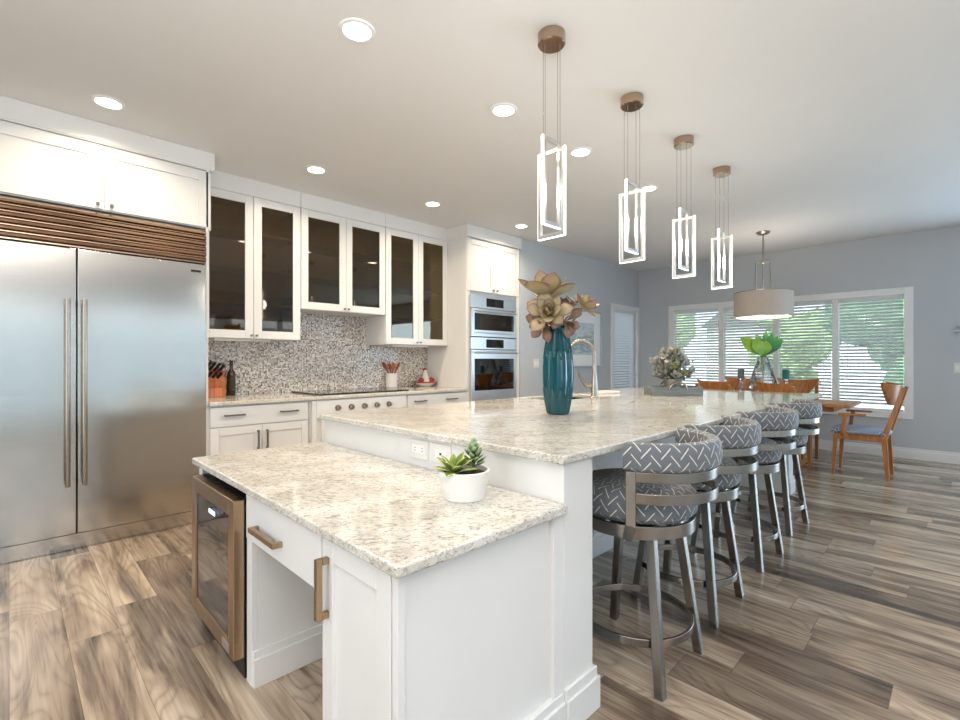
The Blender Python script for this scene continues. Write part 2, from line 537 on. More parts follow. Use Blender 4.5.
    def build(self, name, mat, parent=None, off=None, bevel=0.0, smooth=True, seg=2, angle=35):
        """link as ONE mesh object; with parent: child; off subtracts the parent's place from world coords"""
        bmesh.ops.recalc_face_normals(self.bm, faces=self.bm.faces)
        me = bpy.data.meshes.new(name)
        if off is not None:
            bmesh.ops.translate(self.bm, verts=self.bm.verts, vec=-Vector(off))
        self.bm.to_mesh(me); self.bm.free()
        for i, mm in enumerate(mat if isinstance(mat, (list, tuple)) else [mat]):
            me.materials.append(mm)
        if smooth:
            for p in me.polygons: p.use_smooth = True
            me.set_sharp_from_angle(angle=math.radians(angle))
        o = bpy.data.objects.new(name, me)
        COL.objects.link(o)
        if parent is not None: o.parent = parent
        if bevel:
            b = o.modifiers.new('bevel', 'BEVEL')
            b.width = bevel; b.segments = seg; b.limit_method = 'ANGLE'; b.angle_limit = math.radians(40)
            b.harden_normals = True
        return o

def tag(o, label, cat, group=None):
    o['label'] = label; o['category'] = cat
    if group: o['group'] = group
    return o

def thing(name, label, cat, loc=(0, 0, 0), rz=0.0, group=None):
    o = bpy.data.objects.new(name, None)
    o.empty_display_size = 0.05
    COL.objects.link(o)
    o.location = loc; o.rotation_euler = (0, 0, rz)
    return tag(o, label, cat, group)

def single(name, mb, mat, label, cat, loc=(0, 0, 0), group=None, **kw):
    """a thing that is one mesh; mesh authored in world coordinates"""
    o = mb.build(name, mat, off=loc, **kw)
    o.location = loc
    return tag(o, label, cat, group)

def struct(name, mb, mat, **kw):
    o = mb.build(name, mat, **kw)
    o['kind'] = 'structure'
    return o

def copy_tree(o, parent=None):
    c = o.copy(); COL.objects.link(c)
    if parent is not None: c.parent = parent
    for ch in list(o.children): copy_tree(ch, c)
    return c

def dup(root, loc, rz, label, group=None):
    c = copy_tree(root)
    c.location = loc; c.rotation_euler = (0, 0, rz)
    c['label'] = label
    if group: c['group'] = group
    return c

# oriented boxes on a vertical face: 'Y' faces look toward -Y (u = x), 'X' faces look toward -X (u = y); d is depth outwards
def fbox(mb, ax, plane, u0, u1, z0, z1, d0, d1):
    if ax == 'Y': mb.box(u0, u1, plane - d1, plane - d0, z0, z1)
    elif ax == 'X': mb.box(plane - d1, plane - d0, u0, u1, z0, z1)
    return mb

def shaker(ax, plane, u0, u1, z0, z1, rail=0.065, th=0.02):
    mb = MB()
    for a in ((u0, u0 + rail, z0, z1), (u1 - rail, u1, z0, z1), (u0 + rail, u1 - rail, z0, z0 + rail), (u0 + rail, u1 - rail, z1 - rail, z1)):
        fbox(mb, ax, plane, *a, 0, th)
    fbox(mb, ax, plane, u0 + rail - 0.003, u1 - rail + 0.003, z0 + rail - 0.003, z1 - rail + 0.003, 0, th - 0.011)
    return mb

def slab(ax, plane, u0, u1, z0, z1, th=0.02):
    return fbox(MB(), ax, plane, u0, u1, z0, z1, 0, th)

def pull(ax, plane, u0, u1, z0, z1, out=0.032, w=0.012):
    """square bar pull with two posts; long axis from the larger extent"""
    mb = MB()
    if abs(u1 - u0) > abs(z1 - z0):
        zc = (z0 + z1) / 2
        fbox(mb, ax, plane, u0, u1, zc - w / 2, zc + w / 2, out - w, out)
        for u in (u0, u1 - w): fbox(mb, ax, plane, u, u + w, zc - w / 2, zc + w / 2, -0.001, out - w)
    else:
        uc = (u0 + u1) / 2
        fbox(mb, ax, plane, uc - w / 2, uc + w / 2, z0, z1, out - w, out)
        for z in (z0, z1 - w): fbox(mb, ax, plane, uc - w / 2, uc + w / 2, z, z + w, -0.001, out - w)
    return mb

def knob(plane, u, z, r=0.012):
    mb = MB()
    mb.box(u - r, u + r, plane - 0.026, plane - 0.012, z - r, z + r)
    mb.cyl((u, plane + 0.001, z), (u, plane - 0.013, z), 0.006, 10)
    return mb

# ------------------------------------------------------------------ room shell
XE, YK, YD, YR, XR = 7.9, 4.76, 4.03, -3.2, -2.5      # end wall, kitchen wall, dining side wall, patio wall, rear wall
struct('floor', MB().box(XR - 0.1, XE + 0.1, YR - 0.1, YD + 0.14, -0.08, 0.0).box(XR - 0.1, 4.84, YD + 0.14, YK + 0.1, -0.08, 0.0), M['floor'], smooth=False)
struct('ceiling', MB().box(XR - 0.1, XE + 0.1, YR - 0.1, YD + 0.14, CEIL, CEIL + 0.08).box(XR - 0.1, 4.84, YD + 0.14, YK + 0.1, CEIL, CEIL + 0.08), M['ceil'], smooth=False)

def wall(name, ax, p0, p1, u0, u1, holes=()):
    mb = MB()
    us = sorted({u0, u1} | {h[0] for h in holes} | {h[1] for h in holes})
    zs = sorted({0.0, CEIL} | {h[2] for h in holes} | {h[3] for h in holes})
    for a, b in zip(us[:-1], us[1:]):
        for c, d in zip(zs[:-1], zs[1:]):
            um, zm = (a + b) / 2, (c + d) / 2
            if any(h[0] < um < h[1] and h[2] < zm < h[3] for h in holes): continue
            if ax == 'Y': mb.box(a, b, p0, p1, c, d)
            else: mb.box(p0, p1, a, b, c, d)
    bmesh.ops.remove_doubles(mb.bm, verts=mb.bm.verts, dist=1e-5)
    return struct(name, mb, M['wall'], smooth=False)

WIN = (0.50, 3.42, 0.55, 2.06)          # dining window opening in y, z
NAR = (7.02, 7.84, 0.12, 2.08)          # glazed door beside it, in x, z
GAR = (-2.9, -0.6, 0.06, 2.3)            # garden door in the window wall, right of the view
wall('wall_far', 'X', XE, XE + 0.14, YR, YD + 0.14, [WIN, GAR])
wall('wall_left', 'Y', YD, YD + 0.14, 4.70, XE, [NAR])
wall('wall_kitchen', 'Y', YK, YK + 0.1, XR, 4.84)
wall('wall_return', 'X', 4.70, 4.84, YD + 0.14, YK)
PAT = [(-1.9, 0.7, 0.06, 2.25), (0.9, 3.4, 0.06, 2.25), (3.6, 6.0, 0.06, 2.25)]
wall('wall_right', 'Y', YR - 0.14, YR, XR, XE, PAT)
REAR = [(-0.1, 3.3, 0.4, 2.4)]
wall('wall_rear', 'X', XR - 0.14, XR, YR, YK, REAR)

def frame_mb(ax, plane, u0, u1, z0, z1, w, d0, d1):
    mb = MB()
    fbox(mb, ax, plane, u0, u0 + w, z0, z1, d0, d1); fbox(mb, ax, plane, u1 - w, u1, z0, z1, d0, d1)
    fbox(mb, ax, plane, u0 + w, u1 - w, z0, z0 + w, d0, d1); fbox(mb, ax, plane, u0 + w, u1 - w, z1 - w, z1, d0, d1)
    return mb

# dining window: casing, mullions, four panes
mull = [1.215, 1.915, 2.66]
mb = frame_mb('X', XE, WIN[0] - 0.065, WIN[1] + 0.065, WIN[2] - 0.06, WIN[3] + 0.06, 0.085, -0.02, 0.025)
for y in mull: fbox(mb, 'X', XE, y - 0.035, y + 0.035, WIN[2], WIN[3], -0.10, 0.012)
mb2 = frame_mb('X', XE, WIN[0] - 0.001, WIN[1] + 0.001, WIN[2] - 0.001, WIN[3] + 0.001, 0.02, -0.14, -0.01)
mb2.bm.to_mesh(tmp := bpy.data.meshes.new('tmp')); mb.bm.from_mesh(tmp)
win1 = struct('window_1', mb, M['trimw'], bevel=0.004)
edges = [WIN[0]] + mull + [WIN[1]]
for a, b in zip(edges[:-1], edges[1:]):
    MB().box(XE + 0.085, XE + 0.091, a + 0.02, b - 0.02, WIN[2] + 0.018, WIN[3] - 0.018).build('window_pane', M['pane'], win1, smooth=False)
# glazed door on the left wall
mb = frame_mb('Y', YD, NAR[0] - 0.065, NAR[1] + 0.055, NAR[2] - 0.11, NAR[3] + 0.06, 0.08, -0.02, 0.025)
mb2 = frame_mb('Y', YD, NAR[0] - 0.001, NAR[1] + 0.001, NAR[2], NAR[3] + 0.001, 0.06, -0.13, -0.07)
mb2.bm.to_mesh(tmp := bpy.data.meshes.new('tmp')); mb.bm.from_mesh(tmp)
door1 = struct('door_1', mb, M['trimw'], bevel=0.004)
MB().box(NAR[0] + 0.05, NAR[1] - 0.05, YD + 0.095, YD + 0.1, NAR[2] + 0.05, NAR[3] - 0.05).build('window_pane', M['pane'], door1, smooth=False)
# patio doors and rear window, behind and right of the camera (they light the room and show in the steel)
for i, (a, b, c, d) in enumerate(PAT):
    mb = MB()
    for q in ((a, a + 0.07, c, d), (b - 0.07, b, c, d), (a, b, c, c + 0.07), (a, b, d - 0.07, d), ((a + b) / 2 - 0.05, (a + b) / 2 + 0.05, c, d)):
        mb.box(q[0], q[1], YR - 0.1, YR + 0.02, q[2], q[3])
    dd = struct('door_%d' % (i + 2), mb, M['trimw'])
    MB().box(a + 0.05, b - 0.05, YR - 0.06, YR - 0.054, c + 0.05, d - 0.05).build('window_pane', M['pane'], dd, smooth=False)
a, b, c, d = GAR
mb = MB()
for q in ((a, a + 0.07, c, d), (b - 0.07, b, c, d), (a, b, c, c + 0.07), (a, b, d - 0.07, d), ((a + b) / 2 - 0.05, (a + b) / 2 + 0.05, c, d)):
    mb.box(XE - 0.02, XE + 0.1, q[0], q[1], q[2], q[3])
dd = struct('door_5', mb, M['trimw'])
MB().box(XE + 0.054, XE + 0.06, a + 0.05, b - 0.05, c + 0.05, d - 0.05).build('window_pane', M['pane'], dd, smooth=False)
a, b, c, d = REAR[0]
mb = MB()
for q in ((a, a + 0.06, c, d), (b - 0.06, b, c, d), (a, b, c, c + 0.06), (a, b, d - 0.06, d), (1.55, 1.65, c, d)):
    mb.box(XR - 0.1, XR + 0.02, q[0], q[1], q[2], q[3])
w2 = struct('window_2', mb, M['trimw'])
MB().box(XR - 0.06, XR - 0.054, a + 0.05, b - 0.05, c + 0.05, d - 0.05).build('window_pane', M['pane'], w2, smooth=False)

def baseboard(name, ax, plane, u0, u1, sgn=1):
    mb = MB()
    if ax == 'X':
        mb.box(plane - 0.016 * sgn, plane, u0, u1, 0.0, 0.105); mb.box(plane - 0.010 * sgn, plane, u0, u1, 0.105, 0.135)
    else:
        mb.box(u0, u1, plane - 0.016 * sgn, plane, 0.0, 0.105); mb.box(u0, u1, plane - 0.010 * sgn, plane, 0.105, 0.135)
    return struct(name, mb, M['trimw'], bevel=0.003)
baseboard('baseboard_far', 'X', XE, -0.62, YD)
baseboard('baseboard_left', 'Y', YD, 4.72, NAR[0] - 0.07)
baseboard('baseboard_right', 'Y', YR, 6.02, XE, -1)
baseboard('baseboard_rear', 'X', XR, YR, YK, -1)

# ------------------------------------------------------------------ outside
struct('ground', MB().box(-20, 40, -30, 30, -0.5, -0.4), M['grass'], smooth=False)
def tree(x, y, h, r, mat, label, seed):
    rnd = random.Random(seed)
    t = thing('tree', label, 'tree', (x, y, -0.4), 0, 'trees outside the dining window')
    MB().tube([(0, 0, 0), (0.05, 0.02, h * 0.35), (0, 0.05, h * 0.7)], [0.16, 0.12, 0.06], 10).build('trunk', M['bark'], t)
    mb = MB()
    for k in range(16):
        a = rnd.uniform(0, 2 * PI); q = r * math.sqrt(rnd.random()) * 0.75
        z = h * rnd.uniform(0.3, 0.95)
        rr = r * rnd.uniform(0.35, 0.6)
        mb.sphere((q * math.cos(a), q * math.sin(a), z), rr, 0.85, 14, 9)
    for v in mb.bm.verts:
        v.co += Vector((rnd.uniform(-1, 1), rnd.uniform(-1, 1), rnd.uniform(-1, 1))) * 0.09
    mb.build('crown', mat, t, smooth=False)
tree(16.5, 3.6, 3.0, 1.0, M['leafA'], 'light green leafy tree seen low through the blind left of the rightmost pane', 3)
tree(13.6, 0.75, 3.9, 1.25, M['leafB'], 'green tree seen through the rightmost blind', 5)
tree(19.5, 8.6, 5.0, 1.5, M['leafA'], 'distant leafy tree seen through the leftmost blind', 9)
tree(18, 13.5, 4.0, 1.3, M['leafB'], 'green tree outside the narrow glazed door', 12)
gf = thing('reflection_screen', 'added out-of-view grey-blue board fence across the garden, mirrored as a band in the refrigerator doors', 'screen', (2, -8, -0.4)); o = gf.location  # added out of view: boards hide bright low sky from the steel doors
mb = MB()
for k in range(18): mb.box(-10, 14, -8.02, -7.99, -0.38 + k * 0.15, -0.24 + k * 0.15)
mb.build('boards', M['screenw'], gf, o)
for k in range(9): MB().box(-10 + k * 3 - 0.05, -10 + k * 3 + 0.05, -8.12, -8.02, -0.4, 2.35).build('post', M['screenw'], gf, o)
hs = thing('house', 'pale house with lap siding seen through the left blinds', 'house', (26, 8, -0.4)); o = hs.location
mb = MB()
for k in range(22): mb.prism([(22.0, -0.4 + k * 0.14), (21.97, -0.4 + k * 0.14), (21.99, -0.26 + k * 0.14), (22.0, -0.26 + k * 0.14)], 5.2, 8.0, Matrix(((1, 0, 0, 0), (0, 0, 1, 0), (0, 1, 0, 0), (0, 0, 0, 1))))
mb.box(22.0, 30, 5.2, 8.0, -0.4, 2.7)
mb.build('wall', M['trimw'], hs, o)
mb = MB(); mb.prism([(5.0, 2.68), (8.2, 2.68), (6.6, 3.9)], 21.8, 30.2, Matrix(((0, 0, 1, 0), (1, 0, 0, 0), (0, 1, 0, 0), (0, 0, 0, 1))))
mb.build('roof', M['clay'], hs, o)

# ------------------------------------------------------------------ recessed ceiling lights
def recessed():
    t = thing('recessed_light', '', 'ceiling light', (0, 0, CEIL), 0, 'recessed ceiling lights')
    MB().lathe([(0.064, -0.002), (0.066, -0.008), (0.082, -0.006), (0.086, 0.0)], n=32).build('trim_ring', M['trimw'], t)
    MB().lathe([(0.0001, -0.004), (0.064, -0.004)], n=28).build('lens', M['lens'], t)
    d = bpy.data.lights.new('downlight', 'AREA')
    d.shape = 'DISK'; d.size = 0.13; d.energy = 14; d.color = (1.0, 0.82, 0.60); d.spread = math.radians(150)
    o = bpy.data.objects.new('downlight', d); COL.objects.link(o); o.parent = t; o.location = (0, 0, -0.012)
    return t
rl = recessed()
spots = [(0.43, 3.66, 'recessed ceiling light in front of the refrigerator'),
         (1.80, 3.75, 'recessed ceiling light in front of the first pair of glass cabinet doors'),
         (3.03, 3.75, 'recessed ceiling light in front of the glass cabinet beside the oven tower'),
         (4.27, 3.64, 'recessed ceiling light just right of the oven tower, farthest back'),
         (1.18, 2.03, 'largest recessed ceiling light, nearest the camera above the low desk counter'),
         (2.21, 2.03, 'recessed ceiling light left of the first pendant cables'),
         (3.07, 2.03, 'recessed ceiling light just right of the first hanging pendant'),
         (4.16, 2.03, 'recessed ceiling light just behind the second hanging pendant')]
for i, (x, y, l) in enumerate(spots):
    if i == 0:
        rl.location = (x, y, CEIL); rl['label'] = l
    else:
        dup(rl, (x, y, CEIL), 0, l)

# ------------------------------------------------------------------ refrigerator wall
FY, UY0 = 4.04, 4.37
fr = thing('refrigerator', 'large stainless steel double-door refrigerator with louvred top grille', 'refrigerator', (0.38, FY, 0))
o = fr.location
MB().box(-0.30, 1.055, FY + 0.012, YK - 0.02, 0.01, 2.20).build('body', M['dark'], fr, o)
for a, b, hx in ((-0.30, 0.307, 0.262), (0.313, 1.055, 0.345)):
    dr = slab('Y', FY, a, b, 0.105, 1.935, 0.035).build('door', M['steel'], fr, o, bevel=0.005)
    mb = MB()
    mb.cyl((hx, FY - 0.085, 0.42), (hx, FY - 0.085, 1.61), 0.0135, 16)
    for z in (0.44, 1.585):
        mb.box(hx - 0.014, hx + 0.014, FY - 0.088, FY - 0.034, z - 0.012, z + 0.012)
    mb.build('handle', M['nickel'], dr, None if dr.parent is None else o)
mb = MB()
mb.box(-0.30, 1.055, FY - 0.004, FY + 0.012, 1.95, 2.20)
for k in range(6):
    z = 1.957 + k * 0.0405
    mb.prism([(FY + 0.0, z), (FY - 0.034, z + 0.008), (FY - 0.040, z + 0.020), (FY - 0.030, z + 0.031), (FY + 0.0, z + 0.034)], -0.30, 1.055,
             Matrix(((0, 0, 1, 0), (1, 0, 0, 0), (0, 1, 0, 0), (0, 0, 0, 1))))
mb.build('grille', M['bronze'], fr, o)
mb = MB(); mb.box(-0.30, 1.055, FY - 0.012, FY + 0.012, 0.001, 0.098)
mb.build('toe_kick', M['steel'], fr, o, bevel=0.003)
MB().box(0.955, 1.02, FY - 0.038, FY - 0.034, 1.872, 1.888).build('badge', M['dark'], fr, o)

oc = thing('over_refrigerator_cabinet', 'white two-door cabinet above the refrigerator, reaching the ceiling', 'cabinet', (0.38, FY, 2.21))
o = oc.location
mb = MB(); mb.box(-0.30, 1.06, FY, YK - 0.01, 2.215, 2.66); mb.box(1.058, 1.074, FY - 0.02, YK - 0.01, 0.0, 2.66); mb.box(1.074, 1.0975, UY0 - 0.02, YK - 0.01, 1.405, 2.66); mb.box(1.074, 1.0975, FY + 0.0, UY0 - 0.02, 2.21, 2.66)
mb.build('carcass', M['white'], oc, o, bevel=0.002)
for a, b, kx in ((-0.19, 0.449, 0.415), (0.454, 1.085, 0.49)):
    d = shaker('Y', FY, a, b, 2.222, 2.645, 0.075).build('door', M['white'], oc, o, bevel=0.002)
    knob(FY - 0.02, kx, 2.25, 0.010).build('knob', M['pull'], d, o)
mb = MB()
mb.box(-0.30, 1.115, FY - 0.035, YK - 0.01, 2.66, CEIL - 0.001)
mb.box(-0.30, 1.105, FY - 0.027, YK - 0.01, 2.652, 2.662)
mb.build('crown_trim', M['white'], oc, o, bevel=0.003)

# base cabinets along the kitchen wall
BY = 4.03
def base_unit(name, label, x0, x1, drawers, doors):
    t = thing(name, label, 'cabinet', ((x0 + x1) / 2, BY, 0))
    o = t.location
    mb = MB(); mb.box(x0, x1, BY, YK - 0.01, 0.10, 0.865); mb.box(x0, x1, BY + 0.06, YK - 0.01, 0.0, 0.10)
    mb.build('carcass', M['white'], t, o)
    for (a, b, c, d, pulls) in drawers:
        dw = slab('Y', BY, a, b, c, d).build('drawer', M['white'], t, o, bevel=0.002)
        for p in pulls: pull('Y', BY - 0.02, p - 0.075, p + 0.075, (c + d) / 2 + 0.01, (c + d) / 2 + 0.01).build('handle', M['pull'], dw, o)
    for (a, b, c, d, p) in doors:
        dr = shaker('Y', BY, a, b, c, d, 0.06).build('door', M['white'], t, o, bevel=0.002)
        if p is not None: pull('Y', BY - 0.02, p, p, d - 0.19, d - 0.04).build('handle', M['pull'], dr, o)
    return t
base_unit('base_cabinet', 'white base cabinet with a wide drawer and two doors right of the refrigerator', 1.076, 1.865,
          [(1.086, 1.855, 0.705, 0.855, (1.255, 1.685))], [(1.086, 1.462, 0.12, 0.695, 1.43), (1.468, 1.855, 0.12, 0.695, 1.50)])
ct = base_unit('cooktop_cabinet', 'white base cabinet under the cooktop', 1.87, 2.90, [], [(1.98, 2.43, 0.12, 0.695, None), (2.44, 2.89, 0.12, 0.695, None)])
MB().box(1.885, 1.925, BY - 0.03, BY - 0.001, 0.0, 0.862).build('pilaster', M['white'], ct, ct.location, bevel=0.003)
base_unit('base_cabinet', 'white drawer cabinet between the cooktop and the oven tower', 2.905, 3.745,
          [(2.915, 3.735, 0.705, 0.855, (3.07, 3.51)), (2.915, 3.735, 0.42, 0.695, (3.07, 3.51)), (2.915, 3.735, 0.12, 0.41, (3.07, 3.51))], [])
mb = MB(); mb.box(1.076, 3.748, 3.985, YK - 0.012, 0.868, 0.90)
single('wall_countertop', mb, M['granite'], 'cream granite worktop along the kitchen wall under the mosaic', 'countertop', (2.4, 4.38, 0.868), bevel=0.006)
ck = thing('cooktop', 'black glass cooktop with a front panel of five chrome knobs', 'cooktop', (2.45, 4.3, 0.9))
o = ck.location
MB().box(1.98, 2.96, 4.06, 4.66, 0.9005, 0.914).build('glass_surface', M['blackglass'], ck, o, bevel=0.003)
slab('Y', BY, 1.93, 2.89, 0.705, 0.862, 0.024).build('control_panel', M['trimw'], ck, o, bevel=0.003)
for k in range(5):
    x = 2.13 + k * 0.137
    mb = MB()
    mb.cyl((x, BY - 0.024, 0.785), (x, BY - 0.034, 0.785), 0.027, 20)
    mb.cyl((x, BY - 0.034, 0.785), (x, BY - 0.062, 0.785), 0.021, 20, 0.018)
    mb.box(x - 0.004, x + 0.004, BY - 0.066, BY - 0.04, 0.768, 0.802)
    mb.build('knob', M['nickel'], ck, o)

mb = MB(); mb.box(1.076, 3.748, YK - 0.010, YK - 0.001, 0.901, 1.80)
single('mosaic_backsplash', mb, M['mosaic'], 'small mixed grey, white and brown mosaic tile splashback on the kitchen wall', 'backsplash', (2.4, YK - 0.01, 0.9), smooth=False)

# glass-door wall cabinets
UY = 4.37
def upper(label, x0, x1, z0, z1, lights):
    t = thing('glass_wall_cabinet', label, 'cabinet', ((x0 + x1) / 2, UY, z0), 0, 'glass-door wall cabinets')
    o = t.location
    mb = MB(); w = 0.018; yb = YK - 0.011
    mb.box(x0, x0 + w, UY, yb, z0, z1); mb.box(x1 - w, x1, UY, yb, z0, z1)
    mb.box(x0 + w, x1 - w, UY, yb, z0, z0 + w); mb.box(x0 + w, x1 - w, UY, yb, z1 - w, z1)
    mb.build('carcass', M['white'], t, o)
    MB().box(x0 + w, x1 - w, yb - 0.01, yb - 0.001, z0 + w, z1 - w).build('back_panel', M['interior'], t, o)
    ns = 3 if z1 - z0 > 1.1 else 2
    for k in range(ns):
        z = z0 + (z1 - z0) * (k + 1) / (ns + 1)
        MB().box(x0 + w, x1 - w, UY + 0.03, yb - 0.012, z - 0.009, z + 0.009).build('shelf', M['interior'], t, o)
    xm = (x0 + x1) / 2
    for a, b, kx in ((x0 + 0.003, xm - 0.002, xm - 0.022), (xm + 0.002, x1 - 0.003, xm + 0.022)):
        d = frame_mb('Y', UY, a, b, z0 + 0.003, z1 - 0.003, 0.068, 0.0, 0.02).build('door', M['white'], t, o, bevel=0.002)
        MB().box(a + 0.062, b - 0.062, UY - 0.011, UY - 0.006, z0 + 0.065, z1 - 0.065).build('glass_pane', M['bronzeglass'], d, o, smooth=False)
        knob(UY - 0.02, kx, z0 + 0.028, 0.009).build('knob', M['pull'], d, o)
    mb = MB(); mb.box(x0, x1, UY - 0.022, YK - 0.01, z1, CEIL - 0.001)
    mb.build('crown_trim', M['white'], t, o, bevel=0.002)
    if lights:
        MB().box(x0 + 0.12, x1 - 0.25, UY + 0.03, UY + 0.10, z0 - 0.022, z0 - 0.001).build('light_bar', M['undercab'], t, o, bevel=0.003)
upper('tall glass-door wall cabinet next to the refrigerator, above the knife block', 1.098, 1.938, 1.405, 2.645, True)
upper('shorter glass-door wall cabinet above the cooktop', 1.942, 2.868, 1.70, 2.645, False)
upper('tall glass-door wall cabinet beside the oven tower, above the utensil crock', 2.872, 3.745, 1.39, 2.645, True)

# oven tower
TX0, TX1 = 3.75, 4.69
tw = thing('oven_tower', 'tall white oven cabinet at the end of the kitchen wall', 'cabinet', (4.22, BY, 0))
o = tw.location
mb = MB()
mb.box(TX0, TX0 + 0.06, BY, YK - 0.01, 0, 2.645); mb.box(TX1 - 0.06, TX1, BY, YK - 0.01, 0, 2.645)
mb.box(TX0 + 0.06, TX1 - 0.06, BY + 0.02, YK - 0.01, 1.99, 2.645); mb.box(TX0 + 0.06, TX1 - 0.06, BY, YK - 0.01, 0.0, 0.68)
mb.box(TX0 + 0.06, TX1 - 0.06, YK - 0.05, YK - 0.01, 0.68, 1.99)
mb.build('carcass', M['white'], tw, o, bevel=0.003)
for a, b, kx in ((TX0 + 0.012, 4.218, 4.185), (4.222, TX1 - 0.012, 4.255)):
    d = shaker('Y', BY + 0.012, a, b, 2.03, 2.635, 0.062).build('door', M['white'], tw, o, bevel=0.002)
    knob(BY - 0.008, kx, 2.062, 0.011).build('knob', M['pull'], d, o)
mb = MB(); mb.box(TX0 - 0.012, TX1 + 0.008, BY - 0.03, YK - 0.01, 2.645, CEIL - 0.001)
mb.build('crown_trim', M['white'], tw, o, bevel=0.003)
slab('Y', BY, TX0 + 0.07, TX1 - 0.07, 0.12, 0.66).build('drawer', M['white'], tw, o, bevel=0.002)
OX0, OX1 = 3.812, 4.588
def oven(name, label, z0, zp, z1, wz0, wz1):
    t = thing(name, label, 'oven', ((OX0 + OX1) / 2, BY, z0)); o = t.location
    MB().box(OX0, OX1, BY + 0.002, BY + 0.5, z0, z1).build('body', M['dark'], t, o)
    slab('Y', BY, OX0 - 0.008, OX1 + 0.008, zp + 0.004, z1, 0.022).build('control_panel', M['steell'], t, o, bevel=0.003)
    c = (zp + z1) / 2
    MB().box(4.06, 4.36, BY - 0.026, BY - 0.021, c - 0.05, c + 0.05).build('display', M['blackglass'], t, o)
    d = frame_mb('Y', BY, OX0 - 0.004, OX1 + 0.004, z0 + 0.002, zp - 0.004, 0.05, 0.0, 0.03)
    fbox(d, 'Y', BY, OX0 + 0.045, OX1 - 0.045, z0 + 0.04, wz0, 0.0, 0.03); fbox(d, 'Y', BY, OX0 + 0.045, OX1 - 0.045, wz1, zp - 0.05, 0.0, 0.03)
    d = d.build('door', M['steell'], t, o, bevel=0.002)
    MB().box(OX0 + 0.045, OX1 - 0.045, BY - 0.031, BY - 0.02, wz0, wz1).build('glass_pane', M['ovenglass'], d, o, smooth=False)
    mb = MB(); zh = zp - 0.035
    mb.cyl((OX0 + 0.02, BY - 0.075, zh), (OX1 - 0.02, BY - 0.075, zh), 0.012, 14)
    for x in (OX0 + 0.05, OX1 - 0.05): mb.box(x - 0.012, x + 0.012, BY - 0.078, BY - 0.029, zh - 0.01, zh + 0.01)
    mb.build('handle', M['steell'], d, o)
oven('speed_oven', 'upper built-in stainless steel oven with a small window', 1.495, 1.83, 1.985, 1.575, 1.77)
oven('wall_oven', 'lower built-in stainless steel wall oven with a large window', 0.69, 1.345, 1.488, 0.86, 1.235)

# things on the kitchen worktop
cz = 0.9005
kb = thing('knife_block', 'slanted reddish wooden knife block beside the refrigerator', 'knife block', (1.28, 4.62, cz))
o = kb.location
yz = Matrix(((0, 0, 1, 0), (1, 0, 0, 0), (0, 1, 0, 0), (0, 0, 0, 1)))      # (a,b,c) -> x=c, y=a, z=b
mb = MB(); mb.prism([(4.56, cz), (4.69, cz), (4.69, cz + 0.235), (4.62, cz + 0.225), (4.545, cz + 0.095), (4.545, cz + 0.0)][0:1] + [(4.69, cz), (4.70, cz + 0.22), (4.635, cz + 0.245), (4.54, cz + 0.11)], 1.185, 1.355, yz)
mb.build('block_body', M['block'], kb, o, bevel=0.003)
mb = MB(); mb.box(1.195, 1.31, 4.50, 4.565, cz, cz + 0.075)
mb.build('front_block', M['block'], kb, o, bevel=0.003)
ax = Vector((-0.0, -0.62, 0.78)).normalized()
knifepos = [(1.175, 4.655, 0.225), (1.205, 4.645, 0.215), (1.238, 4.640, 0.205), (1.270, 4.630, 0.195), (1.182, 4.60, 0.16), (1.220, 4.595, 0.155), (1.258, 4.592, 0.150)]
klab = ['farthest left in the back row', 'second from left in the back row', 'third from left in the back row', 'rightmost in the back row', 'leftmost in the front row', 'in the middle of the front row', 'rightmost in the front row']
for k, (x, y, z) in enumerate(knifepos):
    L = 0.115 if k < 4 else 0.085
    p = Vector((x + 0.03, y, cz + z))
    d = (ax + Vector((0.45, 0, 0))).normalized()
    t = thing('kitchen_knife', 'black-handled kitchen knife in the wooden block, ' + klab[k], 'knife', p, 0, 'knives in the wooden block')
    MB().bar(p - d * 0.06, p + d * 0.012, 0.004, 0.02).build('blade', M['steell'], t, p)
    MB().bar(p + d * 0.008, p + d * L, 0.016, 0.024).build('handle', M['black'], t, p, bevel=0.004)
p = Vector((1.325, 4.60, cz + 0.165))
t = thing('kitchen_scissors', 'red-handled kitchen scissors in the wooden knife block', 'scissors', p)
mb = MB()
for s in (-1, 1):
    mb.tube([p + Vector((s * 0.018 + 0.016 * math.cos(a), -0.02 - 0.01 * math.sin(a) , 0.03 + 0.024 * math.sin(a))) for a in [2 * PI * k / 14 for k in range(15)]], 0.005, 8)
mb.build('handle', M['red'], t, p)
MB().bar(p + Vector((0, 0.02, -0.05)), p + Vector((0, -0.016, 0.014)), 0.02, 0.004).build('blade', M['steell'], t, p)
bt = thing('bottle', 'dark slim oil bottle right of the knife block', 'bottle', (1.435, 4.67, cz))
MB().lathe([(0.033, 0), (0.035, 0.01), (0.035, 0.19), (0.028, 0.215), (0.014, 0.24), (0.0135, 0.285)], n=24).build('body', M['bottle'], bt)
MB().lathe([(0.0355, 0.05), (0.0355, 0.15)], n=24).build('label_wrap', M['label'], bt)
MB().lathe([(0.016, 0.28), (0.016, 0.315)], n=16).build('cap', M['black'], bt)

